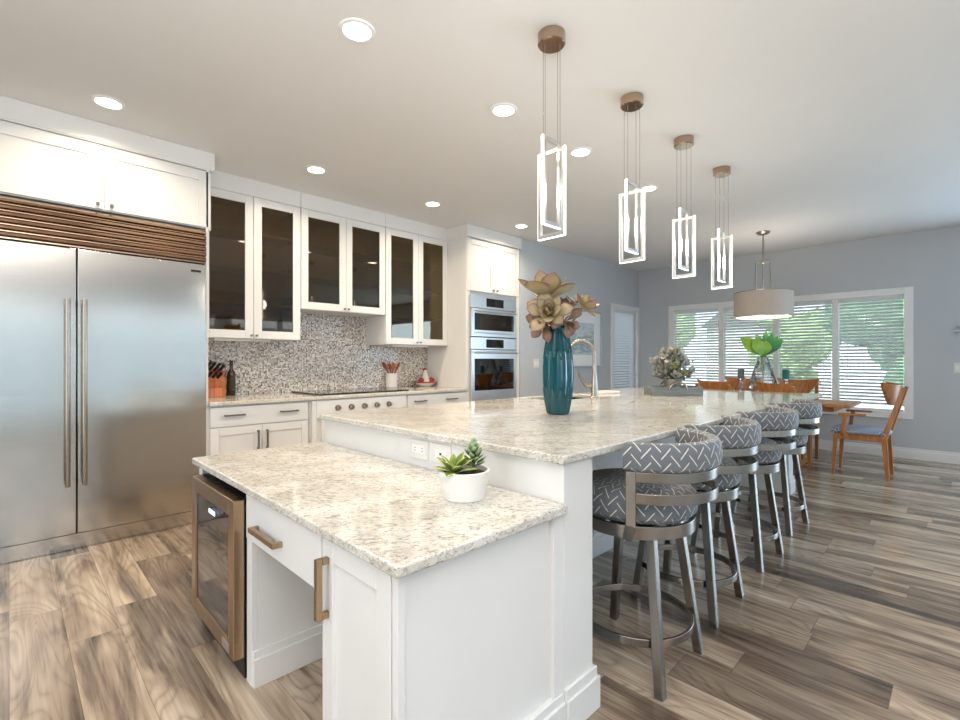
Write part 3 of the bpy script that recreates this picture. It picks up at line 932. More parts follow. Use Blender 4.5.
cx, cy = 3.17, 4.68
cr = MB(); cr.lathe([(0.001, 0.004), (0.058, 0.0), (0.066, 0.004), (0.068, 0.165), (0.062, 0.165), (0.060, 0.012), (0.001, 0.012)], (cx, cy, cz), 32)
single('utensil_crock', cr, M['ceramic'], 'white cylindrical utensil crock on the worktop right of the cooktop', 'crock', (cx, cy, cz))
ut = [(-0.125, -0.02, 0.285, 'spoonred', 'reddish wooden spoon leaning far left out of the white crock'),
      (-0.03, 0.0, 0.265, 'spoon', 'wooden spatula at the left in the white crock'),
      (0.005, -0.02, 0.275, 'spoon', 'wooden spatula upright in the middle of the white crock'),
      (0.04, 0.02, 0.275, 'spoon', 'wooden spoon leaning slightly right in the white crock'),
      (0.10, 0.0, 0.272, 'spoonred', 'reddish spatula leaning far right out of the white crock')]
for k, (dx, dy, h, m, l) in enumerate(ut):
    b = Vector((cx - dx * 0.3, cy - dy * 0.3, cz + 0.014)); e = Vector((cx + dx, cy + dy, cz + h))
    d = (e - b)
    mb = MB()
    mb.tube([b, b + d * 0.72], 0.0065, 8)
    if 'spoon ' in l: mb.tube([b + d * (0.70 + 0.05 * i) for i in range(8)], [0.006, 0.018, 0.027, 0.031, 0.031, 0.027, 0.018, 0.004], 12, 0.35)
    else: mb.tube([b + d * 0.7, b + d * 0.76, b + d * 1.0, b + d * 1.06], [0.006, 0.02, 0.025, 0.02], 12, 0.25)
    single('wooden_spoon' if 'spoon ' in l else 'wooden_spatula', mb, M[m], l, 'utensil', b, 'wooden utensils in the crock')

rx, ry = 3.605, 4.60
rd = thing('rooster_dish', 'small ceramic rooster dish with a red-banded rim beside the oven tower', 'dish', (rx, ry, cz))
rd.scale = (1.12, 1.12, 1.12)
MB().lathe([(0.001, 0.006), (0.06, 0.0), (0.068, 0.004), (0.10, 0.028), (0.125, 0.048), (0.120, 0.052), (0.09, 0.034), (0.05, 0.016), (0.001, 0.016)], n=36).build('bowl', M['ceramic'], rd)
MB().lathe([(0.1165, 0.0395), (0.127, 0.0475), (0.1245, 0.053), (0.118, 0.050)], n=36, closed=True).build('rim_band', M['red'], rd)
MB().tube([(0, 0, 0.016), (0.0, 0, 0.06), (-0.004, 0, 0.10), (-0.006, 0, 0.135), (-0.008, 0, 0.165), (-0.008, 0, 0.178)], [0.035, 0.045, 0.036, 0.026, 0.022, 0.010], 16).build('rooster_body', M['ceramic'], rd)
mb = MB()
for dx, dz in ((-0.018, 0.0), (-0.006, 0.008), (0.006, 0.004)): mb.sphere((dx - 0.004, 0, 0.182 + dz), 0.012, 1.2, 10, 8)
mb.build('comb', M['red'], rd)
MB().tube([(-0.028, -0.005, 0.158), (-0.044, -0.008, 0.152)], [0.007, 0.001], 8).build('beak', M['spoon'], rd)
for dx, l in ((-0.08, 'round red fruit on the left in the rooster dish'), (0.08, 'round red fruit on the right in the rooster dish')):
    mb = MB(); c = (rx + dx * 0.95, ry - 0.015, cz + 0.075)
    mb.sphere(c, 0.036, 0.92, 18, 12); mb.cyl((c[0], c[1], c[2] + 0.026), (c[0] + 0.004, c[1], c[2] + 0.04), 0.002, 6)
    single('red_fruit', mb, M['redfruit'], l, 'fruit', (c[0], c[1], c[2] - 0.03), 'fruit in the rooster dish')

# ------------------------------------------------------------------ desk end of the island
DX = 0.665      # face of the desk cabinets
dc = thing('desk_cabinet', 'white low cabinet end of the island with a drawer, knee space and door', 'cabinet', (0.95, 1.4, 0))
o = dc.location
mb = MB()
mb.box(DX, 1.285, 0.935, 1.295, 0.0, 0.72)
mb.box(DX, 1.285, 1.862, 1.915, 0.0, 0.72)
mb.box(DX, 1.285, 2.505, 2.55, 0.0, 0.72)
mb.box(1.265, 1.285, 1.295, 2.505, 0.0, 0.72)
mb.box(DX + 0.02, 1.265, 1.295, 1.862, 0.548, 0.72)
mb.build('carcass', M['white'], dc, o, bevel=0.002)
for a, b in ((1.862, 1.915), (2.505, 2.55), (0.925, 0.948)):
    MB().box(DX - 0.022, DX, a, b, 0.0, 0.72).build('face_stile', M['white'], dc, o, bevel=0.002)
MB().box(1.235, 1.2895, 0.918, 0.9345, 0.0, 0.72).build('corner_trim', M['white'], dc, o, bevel=0.002)
dw = slab('X', DX, 1.303, 1.917, 0.545, 0.715, 0.024).build('drawer', M['white'], dc, o, bevel=0.003)
pull('X', DX - 0.024, 1.575, 1.80, 0.612, 0.612, 0.034, 0.018).build('handle', M['champ'], dw, o, bevel=0.002)
dr = shaker('X', DX, 0.952, 1.297, 0.105, 0.715, 0.062, 0.024).build('door', M['white'], dc, o, bevel=0.003)
pull('X', DX - 0.024, 1.262, 1.262, 0.495, 0.665, 0.038, 0.018).build('handle', M['champ'], dr, o, bevel=0.002)
for e0, e1 in ((lambda t: (DX - 0.02, 1.264, 1.862 - t, 1.862), 0), (lambda t: (1.265 - t, 1.265, 1.297, 1.84), 0), (lambda t: (DX - 0.024, 1.289, 0.925 - t, 0.935), 0)):
    mb = MB()
    for z0, z1, t in ((0, 0.106, 0.018), (0.105, 0.135, 0.010)): mb.box(*e0(t), z0, z1)
    mb.build('baseboard', M['white'], dc, o, bevel=0.003)
slab('X', DX - 0.0005, 0.96, 1.29, 0.0, 0.098, 0.010).build('toe_kick', M['white'], dc, o)

wc = thing('wine_cooler', 'undercounter wine cooler with a steel-framed dark glass door', 'wine cooler', (0.9, 2.2, 0))
o = wc.location
mb = MB()
X0 = 0.64
mb.box(X0, 1.20, 1.93, 1.945, 0.02, 0.69); mb.box(X0, 1.20, 2.475, 2.49, 0.02, 0.69)
mb.box(X0, 1.20, 1.945, 2.475, 0.675, 0.69); mb.box(X0, 1.20, 1.945, 2.475, 0.02, 0.10); mb.box(1.18, 1.20, 1.945, 2.475, 0.10, 0.675)
mb.build('body', M['black'], wc, o)
for z in (0.22, 0.34, 0.46, 0.58):
    mb = MB(); mb.box(X0 + 0.01, X0 + 0.03, 1.95, 2.47, z - 0.012, z + 0.012)
    for k in range(6): mb.cyl((X0 + 0.03, 1.98 + k * 0.092, z), (1.17, 1.98 + k * 0.092, z), 0.004, 6)
    mb.build('shelf', M['spoonred'], wc, o)
d = frame_mb('X', X0, 1.925, 2.495, 0.085, 0.688, 0.062, 0.0, 0.042).build('door', M['champ'], wc, o, bevel=0.004)
MB().box(X0 - 0.036, X0 - 0.028, 1.98, 2.44, 0.142, 0.632).build('glass_pane', M['coolerglass'], d, o, smooth=False)
MB().box(X0 - 0.0375, X0 - 0.036, 2.17, 2.25, 0.575, 0.592).build('display', M['blueled'], d, o)
MB().box(X0 - 0.0445, X0 - 0.042, 1.975, 2.05, 0.10, 0.132).build('badge', M['steell'], d, o)
MB().box(X0 + 0.002, X0 + 0.03, 1.935, 2.485, 0.0, 0.08).build('toe_grille', M['black'], wc, o)

def counter(name, label, x0, x1, y0, y1, z0, z1, hole=None):
    mb = MB()
    xs = [x0, x1] if not hole else [x0, hole[0], hole[1], x1]
    ys = [y0, y1] if not hole else [y0, hole[2], hole[3], y1]
    V = {}
    def v(i, j, k):
        if (i, j, k) not in V: V[(i, j, k)] = mb.bm.verts.new((xs[i], ys[j], (z0, z1)[k]))
        return V[(i, j, k)]
    nx, ny = len(xs) - 1, len(ys) - 1
    solid = lambda i, j: 0 <= i < nx and 0 <= j < ny and not (hole and i == 1 and j == 1)
    for i in range(nx):
        for j in range(ny):
            if not solid(i, j): continue
            mb.face([v(i, j, 1), v(i + 1, j, 1), v(i + 1, j + 1, 1), v(i, j + 1, 1)])
            mb.face([v(i, j, 0), v(i, j + 1, 0), v(i + 1, j + 1, 0), v(i + 1, j, 0)])
            for (di, dj, a, b) in ((-1, 0, (i, j + 1), (i, j)), (1, 0, (i + 1, j), (i + 1, j + 1)), (0, -1, (i, j), (i + 1, j)), (0, 1, (i + 1, j + 1), (i, j + 1))):
                if not solid(i + di, j + dj): mb.face([v(*a, 0), v(*b, 0), v(*b, 1), v(*a, 1)])
    return single(name, mb, M['granite'], label, 'countertop', ((x0 + x1) / 2, (y0 + y1) / 2, z0), bevel=0.007, seg=3)
counter('desk_countertop', 'lower cream granite desk top at the near end of the island', 0.622, 1.287, 0.897, 2.598, 0.722, 0.752)
SINK = (2.95, 3.62, 2.16, 2.53)
counter('island_countertop', 'long raised cream granite island top carrying the teal vase', 1.26, 5.25, 0.90, 2.585, 0.882, 0.912, SINK)

ib = thing('kitchen_island', 'long white panelled island body under the raised granite top', 'kitchen island', (3.2, 1.8, 0))
o = ib.location
mb = MB()
mb.box(1.29, 2.90, 1.62, 2.57, 0, 0.88); mb.box(3.67, 5.2, 1.62, 2.57, 0, 0.88)
mb.box(2.90, 3.67, 1.62, 2.10, 0, 0.88); mb.box(2.90, 3.67, 2.10, 2.57, 0, 0.60)
mb.box(2.90, 3.67, 2.545, 2.57, 0.60, 0.88)
mb.build('cabinet_body', M['white'], ib, o, bevel=0.002)
mb = MB(); mb.box(1.29, 1.462, 0.918, 1.62, 0, 0.88)
mb.build('end_panel', M['white'], ib, o, bevel=0.002)
MB().box(5.05, 5.2, 1.12, 1.62, 0, 0.88).build('far_panel', M['white'], ib, o, bevel=0.002)
for e0 in (lambda t: (1.29, 1.462 + t, 0.918 - t, 0.918), lambda t: (1.462, 1.462 + t, 0.918, 1.62), lambda t: (1.462 + t, 5.05, 1.62 - t, 1.62), lambda t: (5.05 - t, 5.2, 1.12 - t, 1.12)):
    mb = MB()
    for z0, z1, t in ((0, 0.111, 0.02), (0.11, 0.145, 0.012)): mb.box(*e0(t), z0, z1)
    mb.build('baseboard', M['white'], ib, o, bevel=0.003)

def outlet(label, y, duplex):
    t = thing('wall_outlet', label, 'outlet', (1.289, y, 0.827), 0, 'outlets on the island face'); o = t.location
    MB().box(1.283, 1.2895, y - 0.062, y + 0.062, 0.785, 0.869).build('cover_plate', M['ceramic'], t, o, bevel=0.002)
    mb = MB()
    if duplex:
        mb.box(1.2815, 1.284, y - 0.045, y + 0.045, 0.809, 0.845)
        e = mb.build('socket', M['trimw'], t, o, bevel=0.001)
        mb = MB()
        for s in (-0.026, 0.026):
            for q in (-0.006, 0.006): mb.box(1.2808, 1.282, y + s - 0.005, y + s + 0.005, 0.827 + q - 0.0012, 0.827 + q + 0.0012)
        mb.build('slot', M['black'], e, o)
    else:
        e = MB().box(1.2815, 1.284, y - 0.033, y + 0.033, 0.81, 0.844).build('socket', M['trimw'], t, o, bevel=0.001)
        mb = MB(); mb.box(1.2805, 1.282, y - 0.006, y + 0.006, 0.822, 0.832)
        mb.build('slot', M['black'], e, o)
outlet('white double outlet on the island face, left of the other outlet', 1.685, True)
outlet('white single-jack outlet behind the small succulent pot', 1.535, False)

# sink, faucet, board
sk = thing('sink', 'stainless steel sink set into the island behind the teal vase', 'sink', (3.28, 2.35, 0.7)); o = sk.location
mb = MB()
a, b, c, d = SINK[0] - 0.012, SINK[1] + 0.012, SINK[2] - 0.012, SINK[3] + 0.012
mb.box(a, b, c, d, 0.66, 0.67); mb.box(a, a + 0.01, c, d, 0.67, 0.8815); mb.box(b - 0.01, b, c, d, 0.67, 0.8815)
mb.box(a + 0.01, b - 0.01, c, c + 0.01, 0.67, 0.8815); mb.box(a + 0.01, b - 0.01, d - 0.01, d, 0.67, 0.8815)
mb.build('basin', M['steel'], sk, o)
MB().lathe([(0.001, 0.0), (0.04, 0.0), (0.042, 0.003), (0.03, 0.004)], (3.28, 2.35, 0.67), 20).build('drain', M['nickel'], sk, o)
fc = thing('faucet', 'tall brushed nickel gooseneck faucet right of the teal vase', 'faucet', (3.37, 2.10, 0.912)); o = Vector((0, 0, 0))
MB().lathe([(0.001, 0.0005), (0.033, 0.0005), (0.033, 0.012), (0.028, 0.018), (0.026, 0.12), (0.018, 0.20), (0.0145, 0.27)], n=20).build('body', M['nickel'], fc)
R_ = 0.105
path = [(0, 0, 0.26), (0, 0, 0.36)] + [(-0.71 * (R_ - R_ * math.cos(a)), 0.70 * (R_ - R_ * math.cos(a)), 0.36 + R_ * math.sin(a)) for a in [PI * k / 14 for k in range(1, 15)]]
path.append((path[-1][0], path[-1][1], 0.30))
MB().tube(path, 0.0135, 14).build('spout', M['nickel'], fc)
e = path[-1]
MB().cyl((e[0], e[1], 0.305), (e[0], e[1], 0.22), 0.016, 14, 0.019).build('spray_head', M['nickel'], fc)
mb = MB(); mb.tube([(0, 0, 0.10), (-0.05, 0.048, 0.10)], 0.018, 14); mb.tube([(-0.05, 0.048, 0.10), (-0.085, 0.08, 0.17), (-0.098, 0.094, 0.22)], [0.012, 0.010, 0.008], 10)
mb.build('lever', M['nickel'], fc)
mb = MB(); mt = Matrix.Translation((3.95, 2.34, 0.9125)) @ Matrix.Rotation(math.radians(-38), 4, 'Z')
mb.box(-0.10, 0.10, -0.09, 0.09, 0, 0.022, mt)
single('cutting_board', mb, M['ceramic'], 'flat white board lying on the island behind the faucet', 'board', (3.95, 2.34, 0.9125), bevel=0.005)

# small succulent pot on the desk
pp = thing('succulent_planter', 'small round white pot with two green succulents on the low desk top', 'potted plant', (1.1055, 1.198, 0.7525))
MB().lathe([(0.001, 0.002), (0.070, 0.0), (0.073, 0.003), (0.087, 0.094), (0.081, 0.096), (0.078, 0.080), (0.001, 0.080)], n=40).build('pot', M['pot'], pp)
MB().lathe([(0.0001, 0.083), (0.04, 0.086), (0.079, 0.081)], n=30).build('soil', M['soil'], pp)
mb = MB(); rnd = random.Random(4)
rv = Vector((0.712, -0.702, 0))      # rightwards as seen from the desk front
cA = -rv * 0.032 + Vector((-0.012, -0.012, 0.082))
for k in range(13):
    a = k * 2.4; el = math.radians(72 - k * 4.2)
    d = Vector((math.cos(a) * math.cos(el), math.sin(a) * math.cos(el), math.sin(el)))
    mb.leaf(cA, d, (0, 0, 1), 0.078 + 0.014 * rnd.random(), 0.036, 0.3, -0.25)
mb.build('striped_succulent', M['agave'], pp)
mb = MB(); cB = rv * 0.032 + Vector((0.015, 0.015, 0.082))
mb.tube([cB, cB + Vector((0, 0, 0.09))], 0.006, 8)
for k in range(40):
    a = k * 2.4; t = k / 40
    el = math.radians(8 + 75 * t)
    d = Vector((math.cos(a) * math.cos(el), math.sin(a) * math.cos(el), math.sin(el)))
    mb.leaf(cB + Vector((0, 0, 0.018 + 0.075 * t)), d, (0, 0, 1), 0.060 - 0.032 * t, 0.020, 0.35, 0.2)
mb.build('spiky_succulent', M['spike'], pp)

# ------------------------------------------------------------------ teal vase and its succulent stems
VX, VY, VZ = 2.234, 1.631, 0.9125
NF = 11
prof = [(0.001, 0.003), (0.054, 0.0), (0.064, 0.006), (0.076, 0.065), (0.0845, 0.125), (0.0885, 0.20), (0.0885, 0.27), (0.082, 0.345), (0.070, 0.42), (0.059, 0.485), (0.058, 0.50), (0.050, 0.50), (0.048, 0.47)]
def flute(r, z, a):
    row = 0 if z < 0.125 else (1 if z < 0.345 else 2)
    ph = (a * NF / (2 * PI) + 0.5 * row) % 1.0
    k = abs(ph - 0.5) * 2
    edge = min(abs(z - 0.125), abs(z - 0.345))
    return r * (1 - 0.055 * (1 - k) * (1 if z < 0.49 else 0.3)) if r > 0.045 else r
zp = []
for (r0, z0), (r1, z1) in zip(prof[:-1], prof[1:]):
    m = max(1, int(abs(z1 - z0) / 0.006))
    zp += [(r0 + (r1 - r0) * i / m, z0 + (z1 - z0) * i / m) for i in range(m)]
zp.append(prof[-1])
# zigzag bands: shift the row boundary with angle for the faceted pattern
def flute2(r, z, a):
    tri = abs(((a * NF / (2 * PI)) % 1.0) - 0.5) * 2
    b1, b2 = 0.10 + 0.05 * tri, 0.31 + 0.06 * (1 - tri)
    row = (z > b1) + (z > b2)
    ph = (a * NF / (2 * PI) + 0.5 * (row % 2)) % 1.0
    k = abs(ph - 0.5) * 2
    return r * (1 - 0.13 * (1 - k) * (1 if z < 0.49 else 0.2)) if r > 0.052 and z > 0.004 else r
mb = MB(); mb.lathe(zp, (VX, VY, VZ), NF * 10, rad=flute2)
single('teal_vase', mb, M['teal'], 'tall teal ribbed ceramic vase on the island holding succulents', 'vase', (VX, VY, VZ), angle=28)
RV, FV = Vector((0.712, -0.702, 0)), Vector((0.702, 0.712, 0))
def rosette(name, head, axis, R, mat, label, nl=22, op=1.0, seed=1):
    rnd = random.Random(seed)
    head = Vector(head); axis = Vector(axis).normalized()
    t = thing(name, label, 'succulent', (VX, VY, VZ + 0.40), 0, 'succulent stems in the teal vase')
    off = t.location
    root = Vector((VX, VY, VZ + 0.40)) + (head - Vector((VX, VY, head.z))) * 0.12
    MB().tube([root, root + (head - root) * 0.5 + Vector((0, 0, 0.02)), head - axis * 0.01], [0.007, 0.006, 0.008], 8).build('stem', M['stem'], t, off)
    s = axis.cross(Vector((0.3, 0.5, 0.8))).normalized(); u = axis.cross(s)
    mb = MB()
    for k in range(nl):
        f = k / (nl - 1)
        a = k * 2.39996 + rnd.uniform(-0.15, 0.15)
        el = math.radians(82 - 85 * f * op)
        d = (s * math.cos(a) + u * math.sin(a)) * math.cos(el) + axis * math.sin(el)
        L = R * (0.42 + 0.58 * f ** 0.6) * rnd.uniform(0.9, 1.1)
        mb.leaf(head + d * 0.004, d, axis, L, L * 0.60, 0.16, 0.42 - 0.5 * f, 0.52, 10, 8)
    mb.build('petals', mat, t, off)
C0 = Vector((VX, VY, 0))
rosette('succulent_bloom', C0 - RV * 0.06 + Vector((0, 0, 1.56)), (0.08, 0.0, 1), 0.22, M['succ'], 'large cream succulent head standing topmost in the teal vase', 17, 0.74, 2)
rosette('succulent_bloom', C0 - RV * 0.065 - FV * 0.085 + Vector((0, 0, 1.475)), -FV * 0.85 - RV * 0.2 + Vector((0, 0, 0.35)), 0.135, M['succ'], 'front cream-green succulent head facing out below the topmost one', 19, 0.95, 5)
rosette('succulent_bloom', C0 + RV * 0.145 + FV * 0.03 + Vector((0, 0, 1.515)), RV * 0.6 - FV * 0.25 + Vector((0, 0, 0.75)), 0.12, M['succ'], 'succulent head leaning out on the right of the teal vase', 19, 0.9, 8)
rosette('succulent_bloom', C0 + RV * 0.05 + FV * 0.09 + Vector((0, 0, 1.50)), (0.1, 0.1, 1), 0.11, M['succ2'], 'smaller mauve succulent head at the back of the teal vase', 18, 0.75, 11)
rosette('succulent_bloom', C0 - RV * 0.085 - FV * 0.045 + Vector((0, 0, 1.43)), -RV * 0.55 - FV * 0.6 + Vector((0, 0, -0.25)), 0.115, M['succ2'], 'brownish drooping succulent head lowest over the vase rim', 14, 1.0, 14)
rosette('succulent_bloom', C0 + RV * 0.035 - FV * 0.06 + Vector((0, 0, 1.435)), RV * 0.35 - FV * 0.7 + Vector((0, 0, -0.3)), 0.11, M['succ2'], 'drooping succulent head over the right side of the vase rim', 10, 1.0, 17)

# ------------------------------------------------------------------ tray with dusty flowers
TC = Vector((4.155, 1.80, 0.9125))
ang = math.atan2(RV.y, RV.x)
tr = thing('wooden_tray', 'grey-washed wooden box tray with arched handles at the far end of the island', 'tray', TC, ang)
mb = MB(); w, dp, h = 0.215, 0.115, 0.078
mb.box(-w, w, -dp, dp, 0, 0.012); mb.box(-w, w, -dp, -dp + 0.014, 0.012, h); mb.box(-w, w, dp - 0.014, dp, 0.012, h)
mb.box(-w, -w + 0.014, -dp + 0.014, dp - 0.014, 0.012, h); mb.box(w - 0.014, w, -dp + 0.014, dp - 0.014, 0.012, h)
mb.build('box', M['greywood'], tr, bevel=0.002)
for y in (-dp - 0.007, dp + 0.007):
    MB().tube([(0.075 * math.cos(a), y, 0.055 + 0.06 * math.sin(a)) for a in [PI * k / 12 for k in range(13)]], 0.008, 8).build('handle', M['nickel'], tr)
fp = thing('flower_pot', 'dusty grey-green flower arrangement in a grey pot inside the tray', 'flower arrangement', TC + Vector((0, 0, 0.0125)))
MB().lathe([(0.001, 0.0), (0.060, 0.0), (0.080, 0.13), (0.072, 0.13), (0.068, 0.11), (0.001, 0.11)], n=28).build('pot', M['clay'], fp)
rnd = random.Random(21)
m1, m2, m3 = MB(), MB(), MB()
for k in range(52):
    a = rnd.uniform(0, 2 * PI); el = math.radians(rnd.uniform(8, 88))
    L = rnd.uniform(0.15, 0.235) * (0.85 + 0.35 * math.sin(el))
    d = Vector((math.cos(a) * math.cos(el), math.sin(a) * math.cos(el), math.sin(el)))
    p0 = Vector((0, 0, 0.12)); p1 = p0 + d * L
    m1.tube([p0, p1], 0.0022, 5)
    for q in range(8):
        f = 0.45 + 0.55 * q / 8
        b = p0 + d * L * f
        dd = (d * 0.5 + Vector((rnd.uniform(-1, 1), rnd.uniform(-1, 1), rnd.uniform(-0.6, 1)))).normalized()
        (m1 if k % 4 else m2).leaf(b, dd, Vector((rnd.uniform(-.3, .3), rnd.uniform(-.3, .3), 1)), rnd.uniform(0.045, 0.07), rnd.uniform(0.03, 0.045), 0.25, 0.3, 0.7, 4, 6)
    if k % 6 == 0:
        for q in range(6):
            aa = q * PI / 3
            m3.leaf(p1, (math.cos(aa), math.sin(aa), 0.5), (0, 0, 1), 0.03, 0.02, 0.3, 0.3, 0.7, 4, 6)
m1.build('foliage', M['dusty'], fp); m2.build('olive_foliage', M['dusty2'], fp); m3.build('blossoms', M['blossom'], fp)

# ------------------------------------------------------------------ pendants over the island
def pendant():
    t = thing('pendant_light', '', 'pendant light', (0, 0, CEIL), 0, 'pendant lights over the island')
    MB().lathe([(0.0001, -0.055), (0.060, -0.055), (0.066, -0.050), (0.066, 0.0)], n=36).build('canopy', M['bronze'], t)
    zA0, zA1, zB0, zB1 = -0.98, -0.56, -0.925, -0.505
    W = 0.077; b = 0.0085
    for ax, z0, z1, w in (('y', zA0, zA1, W), ('x', zB0, zB1, W * 0.9)):
        mb = MB(); ml = MB()
        def B(u0, u1, a, c, m, e=0.0, th=b):
            if ax == 'y': m.box(-th, th, u0, u1, a, c)
            else: m.box(u0, u1, -th, th, a, c)
        B(-w, -w + 2 * b, z0, z1, mb); B(w - 2 * b, w, z0, z1, mb)
        B(-w + 2 * b, w - 2 * b, z0, z0 + 2 * b, mb); B(-w + 2 * b, w - 2 * b, z1 - 2 * b, z1, mb)
        f = mb.build('frame', M['steell'], t, bevel=0.001)
        B(-w - 0.002, -w, z0, z1, ml, th=b * 0.8); B(w, w + 0.002, z0, z1, ml, th=b * 0.8); B(-w, w, z0 - 0.002, z0, ml, th=b * 0.8)
        ml.build('led_strip', M['led'], f)
        for s in (-1, 1):
            q = s * 0.05
            p = (0, q, z1) if ax == 'y' else (q, 0, z1)
            c = (0, q, -0.054) if ax == 'y' else (q, 0, -0.054)
            MB().tube([p, c], 0.0013, 6).build('cable', M['nickel'], t)
    d = bpy.data.lights.new('pendant_glow', 'POINT')
    d.energy = 5; d.color = (1.0, 0.96, 0.9); d.shadow_soft_size = 0.08
    o = bpy.data.objects.new('pendant_glow', d); COL.objects.link(o); o.parent = t; o.location = (0, 0, -0.75)
    return t
pl = pendant()
for i, (x, l) in enumerate(((1.862, 'nearest pendant of interlocked lit rectangles above the island'), (2.655, 'second nearest interlocked rectangle pendant above the island'),
                            (3.41, 'third interlocked rectangle pendant from the camera'), (4.165, 'farthest interlocked rectangle pendant above the island'))):
    if i == 0: pl.location = (x, 1.397, CEIL); pl['label'] = l
    else: dup(pl, (x, 1.397, CEIL), 0, l)

# ------------------------------------------------------------------ bar stools
def stool():
    t = thing('bar_stool', '', 'bar stool', (0, 0, 0), 0, 'bar stools along the island')
    Rs = 0.235
    MB().lathe([(0.0001, 0.605), (0.20, 0.605), (0.225, 0.612), (Rs + 0.006, 0.63), (Rs + 0.010, 0.665), (Rs + 0.003, 0.695), (0.21, 0.722), (0.15, 0.735), (0.0001, 0.74)], n=48).build('seat_cushion', M['fabric'], t)
    MB().lathe([(Rs - 0.014, 0.555), (Rs, 0.555), (Rs, 0.604), (Rs - 0.014, 0.604)], n=48, closed=True).build('seat_ring', M['stool'], t, bevel=0.002)
    mb = MB(); mb.lathe([(0.0001, 0.53), (0.10, 0.53), (0.10, 0.60), (0.0001, 0.60)], n=24)
    for a in range(4):
        an = PI / 4 + a * PI / 2
        mb.bar((0.08 * math.cos(an), 0.08 * math.sin(an), 0.575), ((Rs - 0.012) * math.cos(an), (Rs - 0.012) * math.sin(an), 0.575), 0.03, 0.03)
    mb.build('swivel_plate', M['black'], t)
    for sx in (-1, 1):
        for sy in (-1, 1):
            top = Vector((sx * 0.128, sy * 0.128, 0.575)); bot = Vector((sx * 0.192, sy * 0.192, 0.0))
            MB().bar(top, bot, 0.034, 0.034, (1, 0, 0)).build('leg', M['stool'], t, bevel=0.003)
    MB().lathe([(0.216, 0.155), (0.228, 0.155), (0.228, 0.186), (0.216, 0.186)], n=56, closed=True).build('foot_ring', M['stool'], t, bevel=0.003)
    a0, a1 = math.radians(190.5), math.radians(349.5)
    yc = 0.0
    c = (0, -0.05, 0)
    ri, ro = 0.226, 0.277
    pad = [(ri + 0.012, 0.818), (ro - 0.012, 0.818), (ro, 0.828), (ro + 0.004, 0.87), (ro, 0.905), (ro - 0.008, 0.918), (ro - 0.02, 0.923), (ri + 0.016, 0.921), (ri + 0.005, 0.914), (ri, 0.90), (ri - 0.002, 0.87), (ri, 0.828)]
    MB().lathe(pad, c, 40, a0 - 0.05, a1 + 0.05, closed=True).build('back_pad', M['fabric'], t, bevel=0.004)
    MB().lathe([(ro - 0.022, 0.780), (ro - 0.010, 0.780), (ro - 0.010, 0.817), (ro - 0.022, 0.817)], c, 40, a0, a1, closed=True).build('upper_band', M['stool'], t, bevel=0.002)
    MB().lathe([(ro - 0.022, 0.702), (ro - 0.010, 0.702), (ro - 0.010, 0.740), (ro - 0.022, 0.740)], c, 40, a0, a1, closed=True).build('lower_band', M['stool'], t, bevel=0.002)
    for a in (a0 + 0.05, a1 - 0.05):
        p = Vector((math.cos(a) * (ro - 0.012), -0.05 + math.sin(a) * (ro - 0.012), 0))
        q = Vector((math.cos(a) * (Rs + 0.004), math.sin(a) * (Rs + 0.004) - 0.03, 0))
        mb = MB()
        dr = Vector((math.cos(a), math.sin(a), 0))
        mb.bar(p + Vector((0, 0, 0.817)), p + Vector((0, 0, 0.62)), 0.036, 0.014, dr)
        mb.bar(p + Vector((0, 0, 0.625)), q + Vector((0, 0, 0.556)), 0.036, 0.014, dr)
        mb.build('back_post', M['stool'], t, bevel=0.002)
    return t
st = stool()
sp = [(1.855, 0.965, 0.03, 'bar stool nearest the camera, against the island end panel'),
      (2.487, 1.0, 0.02, 'second bar stool from the camera along the island'),
      (3.27, 1.01, -0.03, 'third bar stool from the camera along the island'),
      (4.05, 1.03, -0.06, 'farthest bar stool, last along the island')]
for i, (x, y, r, l) in enumerate(sp):
    if i == 0:
        st.location = (x, y, 0); st.rotation_euler = (0, 0, r); st['label'] = l
    else: dup(st, (x, y, 0), r, l)

# ------------------------------------------------------------------ dining corner
dt = thing('dining_table', 'orange-brown wooden dining table by the window', 'table', (6.575, 1.73, 0)); o = dt.location
MB().box(6.19, 6.96, 0.83, 2.63, 0.715, 0.75).build('tabletop', M['orange'], dt, o, bevel=0.006)
MB().box(6.29, 6.86, 0.98, 2.48, 0.66, 0.715).build('apron', M['orange'], dt, o)
for y in (1.35, 2.1):
    mb = MB(); mb.box(6.53, 6.62, y - 0.045, y + 0.045, 0.07, 0.66); mb.box(6.33, 6.82, y - 0.04, y + 0.04, 0.0, 0.07)
    mb.build('pedestal', M['orange'], dt, o, bevel=0.006)
MB().box(6.555, 6.595, 1.395, 2.055, 0.2, 0.27).build('stretcher', M['orange'], dt, o)

